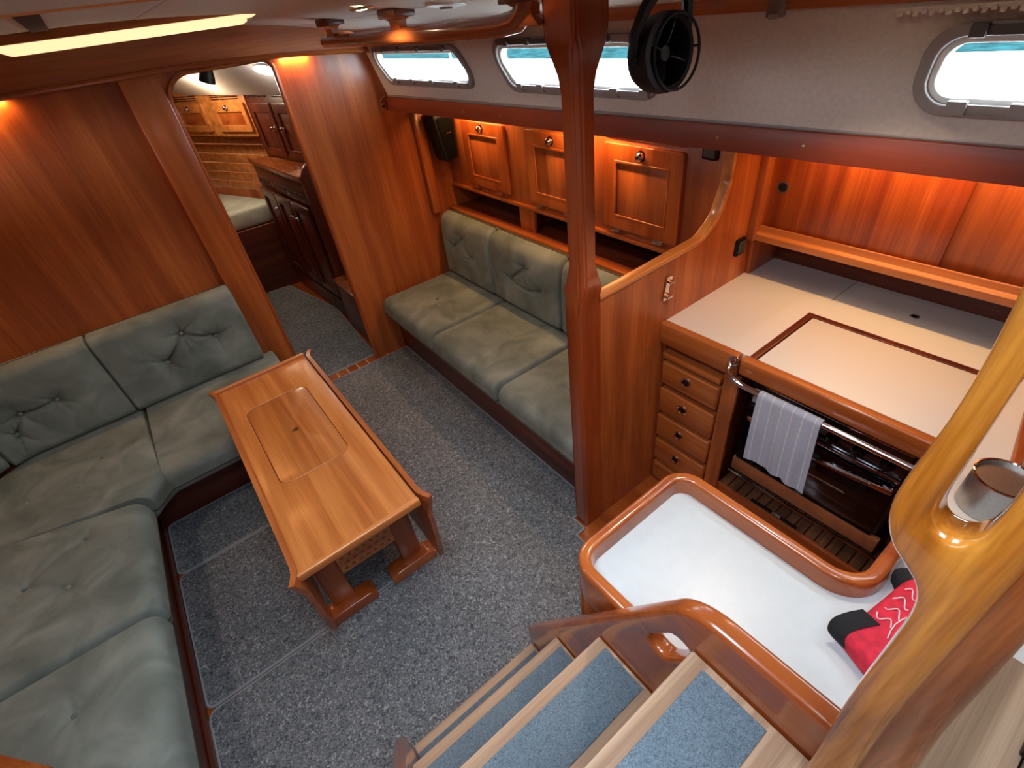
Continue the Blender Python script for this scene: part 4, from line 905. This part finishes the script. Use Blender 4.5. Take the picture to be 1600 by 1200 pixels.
# wooden handrail
hr = thing('ceiling_handrail', 'varnished mahogany handrail on blocks under the ceiling', 'handrail', (.9, 1.75, 1.93))
rp_ = [(.9, 2.50, 1.878), (.9, 2.0, 1.880), (.9, 1.5, 1.884), (.9, 1.22, 1.888), (.9, 1.16, 1.895), (.9, 1.125, 1.915), (.9, 1.11, 1.945)]
bm = bmesh.new(); add_tube(bm, rp_, [.021, .023, .023, .024, .025, .026, .026], 12); link('rail', bm_mesh(bm), 'glossY', hr)
for y in (2.385, 1.79, 1.12):
    zc = float(camber(.9))
    link('block', loft([[(.9+sx*a, y+sy*b, z) for sx, sy in ((-1, -1), (1, -1), (1, 1), (-1, 1))] for a, b, z in ((.014, .055, 1.885), (.013, .032, 1.905), (.015, .032, 1.922), (.022, .055, 1.932))]), 'glossY', hr)
    link('pad', box((.862, y-.062, 1.930), (.938, y+.062, zc+.004), .004), 'darkY', hr)
# chrome curtain rod and gliders above the windows
cr = thing('curtain_rod', 'thin chrome curtain rod above the forward cabin window', 'rod', (1.255, 2.2, 1.84))
link('rod', tube([(1.252, 2.85, 1.838), (1.252, 1.62, 1.842)], .003, 8), 'chrome', cr)
for y in (2.8, 1.95, 1.66): link('hook', box((1.248, y-.006, 1.834), (1.262, y+.006, 1.852), .002), 'whitep', cr)
ct = thing('curtain_track', 'white curtain track with gliders above the right hand window', 'rail', (1.255, .1, 1.84))
link('track', box((1.248, -.7, 1.838), (1.256, .47, 1.846), .001), 'liner', ct)
for i in range(48): link('glider', GL if i else (GL := box((-.003, -.004, -.004), (.002, .004, .004), .0015, 1)), 'liner', ct, loc=(1.246, .46-i*.0125, 1.836+.003*(i % 2)))
cl_ = thing('curtain_clip', 'small clear plastic clip on the cove trim above the galley', 'clip', (1.25, .70, 1.85))
link('body', box((1.238, .68, 1.842), (1.252, .72, 1.876), .004), plain('smoked_clip', (120, 96, 88), .2), cl_); link('foot', box((1.232, .69, 1.84), (1.25, .71, 1.85), .003), 'grey', cl_)

# black cabin fan hanging from the ceiling
fc = Vector((1.0, .805, 1.812)); fax = Vector((-.06, -.99, .08)).normalized()
fn = thing('cabin_fan', 'black two bladed cabin fan hanging from the ceiling before the window', 'fan', tuple(fc+Vector((0, -.02, .11))))
link('shroud', lathe([(.050, -.034), (.062, -.034), (.071, -.015), (.074, .010), (.072, .028), (.060, .030), (.058, .024), (.060, .0), (.050, -.030)], fax, fc, 36), 'black', fn)
link('rear_guard', lathe([(.018, -.034), (.058, -.030), (.058, -.026), (.018, -.030)], fax, fc, 24), 'black', fn)
u_ = fax.orthogonal().normalized(); w_ = fax.cross(u_)
link('motor', lathe([(0, .016), (.014, .015), (.020, .006), (.022, -.02), (.018, -.045), (0, -.05)], fax, fc, 20), 'black', fn)
for k in range(4):
    a = k*math.pi/2+.4; d = u_*math.cos(a)+w_*math.sin(a); e_ = fax.cross(d)
    link('blade', strap([tuple(fc+d*.018+fax*.004-e_*.0), tuple(fc+d*.036+fax*.008), tuple(fc+d*.058+fax*.010)], .030), 'black', fn)
link('front_wire', tube([tuple(fc+fax*.034+Vector((.016, 0, -.002))+(u_*math.cos(t)+w_*math.sin(t))*.068) for t in np.linspace(0, 6.283, 37)[:-1]], .0032, 7, True), 'black', fn)
for a in (.3, 2.4, 4.5): link('guard_stay', tube([tuple(fc+fax*.018+(u_*math.cos(a)+w_*math.sin(a))*.070), tuple(fc+fax*.034+Vector((.016, 0, -.002))+(u_*math.cos(a)+w_*math.sin(a))*.068)], .0028, 6), 'black', fn)
side = fax.cross(Vector((0, 0, 1))).normalized(); ctop = fc+Vector((0, -.02, .118))
for s in (1, -1): link('yoke_arm', tube([tuple(fc+side*s*.076), tuple(fc+side*s*.078+Vector((0, 0, .04))), tuple(fc+side*s*.060+Vector((0, -.01, .085))), tuple(ctop+side*s*.03)], [.009, .011, .012, .013], 8), 'black', fn)
for s in (1, -1): link('pivot_knob', lathe([(0, .012), (.010, .010), (.012, 0), (.012, -.004)], side*s, fc+side*s*.074, 14), 'black', fn)
link('base', lathe([(.05, .012), (.05, -.012), (.044, -.020), (0, -.022)], (0, 0, 1), ctop+Vector((.012, -.01, .006)), 26), 'black', fn)
link('switch', lathe([(0, -.036), (.009, -.034), (.010, -.02)], (0, 0, 1), ctop+Vector((-.01, -.02, .006)), 12), 'whitep', fn)

# ================================================================== LIGHT STRIPS UNDER THE VALANCE AND BEAM
def strip(name, label, p0, p1, depth_axis, power, tiltdir, w=.02):
    p0, p1 = Vector(p0), Vector(p1); c = (p0+p1)/2; d = (p1-p0); L_ = d.length
    t = thing(name, label, 'lamp', c, 'amber strip lights')
    lo = Vector((min(p0.x, p1.x)-(.012 if d.x == 0 else 0), min(p0.y, p1.y)-(.012 if d.y == 0 else 0), c.z)); hi = Vector((max(p0.x, p1.x)+(.012 if d.x == 0 else 0), max(p0.y, p1.y)+(.012 if d.y == 0 else 0), c.z+.012))
    link('housing', box(lo, hi, .002), 'whitep', t)
    l = bpy.data.lights.new('strip_lamp', 'AREA'); l.shape = 'RECTANGLE'; l.size = L_*.95; l.size_y = .015; l.energy = power; l.color = (1, .50, .16)
    o = bpy.data.objects.new('strip_lamp', l); COL.objects.link(o); o.parent = t; o.location = (0, 0, -.003)
    z = Vector(tiltdir).normalized()*-1; x = d.normalized(); y = z.cross(x)
    o.rotation_euler = Matrix((x, y, z)).transposed().to_euler()
    return t
zc = lambda y: float(val_bot(y))-.005
strip('strip_light', 'amber strip light above the forward locker door', (1.60, 2.35, zc(2.5)), (1.60, 2.85, zc(2.5)), 'Y', 3.0, (.35, 0, -1))
strip('strip_light', 'amber strip light above the aft locker door', (1.60, 1.42, zc(1.6)), (1.60, 1.90, zc(1.6)), 'Y', 4.0, (.35, 0, -1))
strip('strip_light', 'amber strip light over the galley sliding panels', (1.76, .10, zc(.4)), (1.76, .80, zc(.4)), 'Y', 3.6, (.5, 0, -1))
strip('strip_light', 'amber strip light under the beam over the corner settee', (-.85, 3.006, 1.853), (-.26, 3.006, 1.853), 'X', 3.0, (0, .15, -1))
strip('strip_light', 'amber strip light under the beam right of the doorway', (.83, 3.006, 1.832), (.97, 3.006, 1.832), 'X', 1.2, (0, .15, -1))

# ================================================================== FORWARD CABIN
def along(A, B_):
    """map local (u along A->B in plan, w outward to port/aft, z) to world"""
    A, B_ = np.array(A), np.array(B_); d = (B_-A)/np.linalg.norm(B_-A); n = np.array([d[1], -d[0]])
    return lambda a: np.column_stack([A[0]+d[0]*a[:, 0]+n[0]*a[:, 1], A[1]+d[1]*a[:, 0]+n[1]*a[:, 1], a[:, 2]])
def fdoor(parent, mp, u0, u1, z0, z1, mat, matp, kn=None, m=.05):
    d = link('door', vmap(plate([rpoly([(u0, z0), (u1, z0), (u1, z1), (u0, z1)], .015), [(u0+m, z0+m), (u1-m, z0+m), (u1-m, z1-m*1.3), (u0+m, z1-m*1.3)]], .02, .003, 'XZY', .0), mp), mat, parent)
    link('door_panel', vmap(box((u0+m*.8, .001, z0+m*.8), (u1-m*.8, .008, z1-m*1.1), .001), mp), matp, d)
    if kn: 
        p = mp(np.array([[kn[0], .02, kn[1]]]))[0]; p2 = mp(np.array([[kn[0], .03, kn[1]]]))[0]
        k = link('knob', KN, 'chrome', d, tuple(p)); k.rotation_euler = Vector(p2-p).to_track_quat('Z', 'Y').to_euler(); k.scale = (1.2, 1.2, 1.2)
    return d
def fvent(parent, mp, u0, u1, z0):
    for r_ in range(3):
        for k in range(3):
            a = u0+(u1-u0)*k/3+.006; b = u0+(u1-u0)*(k+1)/3-.006
            link('vent_slot', vmap(box((a, .016 if False else -.002, z0+r_*.016), (b, .004, z0+.008+r_*.016), 0), mp), 'void', parent, smooth=0)
# berth lockers on the starboard hull, glowing warm
m1 = along((.20, 6.42), (.935, 4.70))
bl = thing('berth_lockers', 'golden mahogany lockers above the forward berth seen through the doorway', 'cabinet', (.6, 5.6, 1.28))
link('face', vmap(box((0, -.02, 1.285), (1.87, 0, 1.625), .002), m1), 'teakX', bl)
link('bottom_board', vmap(box((0, -.25, 1.28), (1.87, -.0, 1.292), .002), m1), 'darkX', bl)
fdoor(bl, m1, .86, 1.30, 1.325, 1.535, 'teakX', 'glossX', (1.08, 1.500)); fdoor(bl, m1, 1.42, 1.85, 1.325, 1.535, 'teakX', 'glossX', (1.62, 1.500))
fdoor(bl, m1, .30, .74, 1.325, 1.535, 'teakX', 'glossX', (.52, 1.500))
for a in (.36, .88, 1.44): fvent(bl, m1, a, a+.36, 1.555)
sl = thing('hull_slats', 'mahogany hull slats along the forward berth below the lockers', 'panelling', (.6, 5.6, .8))
for k in range(6): link('slat', vmap(box((0, -.13, .80+k*.080), (1.72, -.115, .872+k*.080), .004), m1), 'teakX', sl)
# berth
be = thing('forward_berth', 'dark berth base with pale mattress in the forward cabin', 'bed', (.3, 5.6, 0))
link('base', plate([[(-.64, 4.88), (.80, 4.84), (.90, 4.84), (.30, 6.5), (-.6, 6.5)]], .60, .005, 'XYZ', 0), 'darkX', be)
link('mattress', plate([rpoly([(-.64, 4.90), (.84, 4.86), (.93, 4.83), (.32, 6.38), (-.6, 6.4)], .05)], .16, .03, 'XYZ', .60, 3), 'berth', be)
# chest of lockers with fiddled top
ch = thing('cabin_chest', 'dark mahogany chest with vented doors in the forward cabin', 'cabinet', (1.1, 4.2, 0))
m2 = along((.80, 4.80), (.872, 3.67))
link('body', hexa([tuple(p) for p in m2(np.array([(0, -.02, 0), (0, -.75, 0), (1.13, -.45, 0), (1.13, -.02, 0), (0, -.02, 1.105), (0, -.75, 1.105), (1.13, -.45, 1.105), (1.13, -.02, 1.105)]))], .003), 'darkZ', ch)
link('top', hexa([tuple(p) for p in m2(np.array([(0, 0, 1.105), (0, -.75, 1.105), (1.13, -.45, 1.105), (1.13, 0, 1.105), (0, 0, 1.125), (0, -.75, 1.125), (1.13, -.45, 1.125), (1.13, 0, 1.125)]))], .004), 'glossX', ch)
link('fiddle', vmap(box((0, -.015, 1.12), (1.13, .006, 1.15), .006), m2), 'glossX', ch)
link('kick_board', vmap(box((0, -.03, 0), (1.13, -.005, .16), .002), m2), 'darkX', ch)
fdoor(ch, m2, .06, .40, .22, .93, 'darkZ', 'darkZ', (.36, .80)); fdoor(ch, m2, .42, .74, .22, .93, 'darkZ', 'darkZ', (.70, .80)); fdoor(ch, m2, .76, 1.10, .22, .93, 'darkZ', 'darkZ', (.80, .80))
for a in (.08, .44, .78): fvent(ch, m2, a, a+.28, .975)
ep = link('chest_end_panel', plate([rpoly([(.855, 0), (1.5, 0), (1.5, 1.24), (.875, 1.24)], [0, 0, 0, .13], 8)], .03, .008, 'XZY', 3.635), 'darkZ')
tag(recenter(ep), 'tall rounded dark mahogany end panel of the forward chest', 'panel')
lb = thing('low_locker', 'low mahogany locker box just inside the doorway on the right', 'cabinet', (1.1, 3.35, 0))
link('body', box((.84, 3.08, 0), (1.5, 3.63, .40), .003), 'darkZ', lb); link('lid', box((.828, 3.07, .40), (1.5, 3.635, .42), .005), 'glossX', lb)
# hanging locker over the chest; dark wood stands in for its shaded face
hl_ = thing('hanging_locker', 'mahogany wall locker with two vented doors above the chest, shade put into its colour', 'cabinet', (1.1, 4.2, 1.12))
m3 = along((.945, 4.72), (1.17, 3.68))
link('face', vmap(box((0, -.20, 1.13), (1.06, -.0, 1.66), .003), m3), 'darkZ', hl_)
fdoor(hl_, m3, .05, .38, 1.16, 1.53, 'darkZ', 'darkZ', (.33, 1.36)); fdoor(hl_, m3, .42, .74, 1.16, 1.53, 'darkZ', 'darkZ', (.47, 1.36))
for a in (.08, .44): fvent(hl_, m3, a, a+.27, 1.565)
# enclosing surfaces of the forward cabin
struct(link('wall_forward_liner', hexa([(1.25, 3.06, 1.60), (1.30, 3.06, 1.60), (.30, 6.9, 1.60), (.25, 6.9, 1.60), (.92, 3.06, 1.90), (.97, 3.06, 1.90), (.02, 6.9, 1.90), (-.03, 6.9, 1.90)], 0), 'liner', smooth=0), 'cream liner above the forward cabin lockers')
struct(link('ceiling_forward', box((-1.95, 3.06, 1.86), (1.6, 6.9, 1.9), 0), 'liner', smooth=0), 'cream headliner of the forward cabin')
struct(link('wall_forward_port', box((-.7, 3.06, 0), (-.66, 6.9, 1.9), 0), 'mahZ', smooth=0), 'port side of the forward cabin')
struct(link('wall_bow', box((-1.95, 6.6, 0), (2.2, 6.65, 1.9), 0), 'mahZ', smooth=0), 'bow end of the forward cabin')
rl = thing('glowing_porthole', 'oval porthole on the forward cabin liner, glowing in place of daylight', 'lamp', (.90, 3.62, 1.74))  # emissive oval in place of a porthole with daylight behind it
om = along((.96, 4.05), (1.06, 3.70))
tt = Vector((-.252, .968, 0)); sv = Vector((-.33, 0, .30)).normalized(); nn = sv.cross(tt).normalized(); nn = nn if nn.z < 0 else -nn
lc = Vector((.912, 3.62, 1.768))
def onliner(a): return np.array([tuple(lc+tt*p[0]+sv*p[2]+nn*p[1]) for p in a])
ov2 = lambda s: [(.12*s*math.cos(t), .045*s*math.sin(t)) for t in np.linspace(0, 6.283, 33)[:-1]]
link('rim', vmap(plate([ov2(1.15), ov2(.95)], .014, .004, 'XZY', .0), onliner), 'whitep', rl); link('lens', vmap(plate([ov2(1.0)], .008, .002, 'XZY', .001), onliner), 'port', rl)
l = bpy.data.lights.new('porthole_fill', 'POINT'); l.energy = 1.3; l.color = (1, .95, .88); l.shadow_soft_size = .06; o = bpy.data.objects.new('porthole_fill', l); COL.objects.link(o); o.location = (.78, 3.85, 1.70)  # added point lamp for the daylight of the porthole
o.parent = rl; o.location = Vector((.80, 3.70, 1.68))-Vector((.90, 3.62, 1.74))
l = bpy.data.lights.new('berth_lamp', 'POINT'); l.energy = 9; l.color = (1, .80, .55); l.shadow_soft_size = .05
fl_ = thing('cabin_spotlight', 'small black lamp on the forward cabin ceiling', 'lamp', (.635, 4.0, 1.75))
link('base', lathe([(.04, .0), (.04, -.02), (.03, -.026), (0, -.026)], (0, 0, 1), (.635, 4.0, 1.862), 20), 'black', fl_)
link('head', lathe([(0, .03), (.03, .025), (.042, -.02), (.046, -.055), (.04, -.055), (0, -.04)], (.4, -.2, 1), (.645, 4.0, 1.785), 20), 'black', fl_)
link('stem', tube([(.635, 4.0, 1.85), (.64, 4.0, 1.79)], .012, 8), 'black', fl_)
o = bpy.data.objects.new('berth_lamp', l); COL.objects.link(o); o.parent = fl_; o.location = (-.05, .7, -.08)
vl = thing('liner_handle', 'small white fitting on the liner above the dark wall locker', 'fitting', (.98, 3.95, 1.63))
link('base', vmap(box((.02, .0, 1.655), (.17, .02, 1.675), .004), om), 'whitep', vl); link('lip', vmap(box((.02, .018, 1.652), (.17, .026, 1.662), .002), om), 'whitep', vl)

# ================================================================== OUTSIDE, SEEN THROUGH THE WINDOWS
sd = thing('side_deck', 'white side deck and toe rail outside the cabin windows', 'deck', (1.9, 1.5, 1.6))
link('deck', hexa(v8(1.40, 2.35, -4, 6, lambda y: val_bot(y)+.045, lambda y: val_bot(y)+.075), 0), 'gel', sd, smooth=0)
link('toe_rail', hexa(v8(2.28, 2.35, -4, 6, lambda y: val_bot(y)+.07, lambda y: val_bot(y)+.088), .006), 'gel', sd)
wa = link('water', box((-60, -60, -.75), (90, 90, -.7), 0), 'water', smooth=0); wa['kind'] = 'stuff'; tag(wa, 'teal harbour water beyond the deck edge', 'water')
pn = thing('pontoon', 'white pontoon alongside seen through the right hand window', 'pontoon', (12.6, 10, -.7))
link('deck', box((12.0, -12, .02), (12.3, 40, .15), .02), 'gel', pn); link('float', box((12.05, -12, -.7), (12.25, 40, .02), .02), 'gel', pn)
fd = thing('fender', 'pale blue fender lashed by the forward window outside', 'fender', (1.75, 2.45, 1.6))
link('body', lathe([(0, -.11), (.045, -.10), (.062, -.06), (.062, .06), (.045, .10), (0, .11)], (.2, .5, 1), (1.78, 2.55, 1.70), 20), 'bluedk', fd)
link('line', tube([(1.80, 2.6, 1.80), (1.78, 2.66, 1.76), (1.74, 2.76, 1.66), (1.72, 2.86, 1.70), (1.74, 2.9, 1.86)], .008, 6), 'bluedk', fd)
rpz = link('mooring_rope', tube([(2.33, .45, 1.655), (2.42, .35, 1.66), (2.7, .2, 1.72), (3.2, 0, 1.95)], .012, 8), 'whitep'); tag(recenter(rpz), 'white mooring rope outside the right hand window', 'rope')
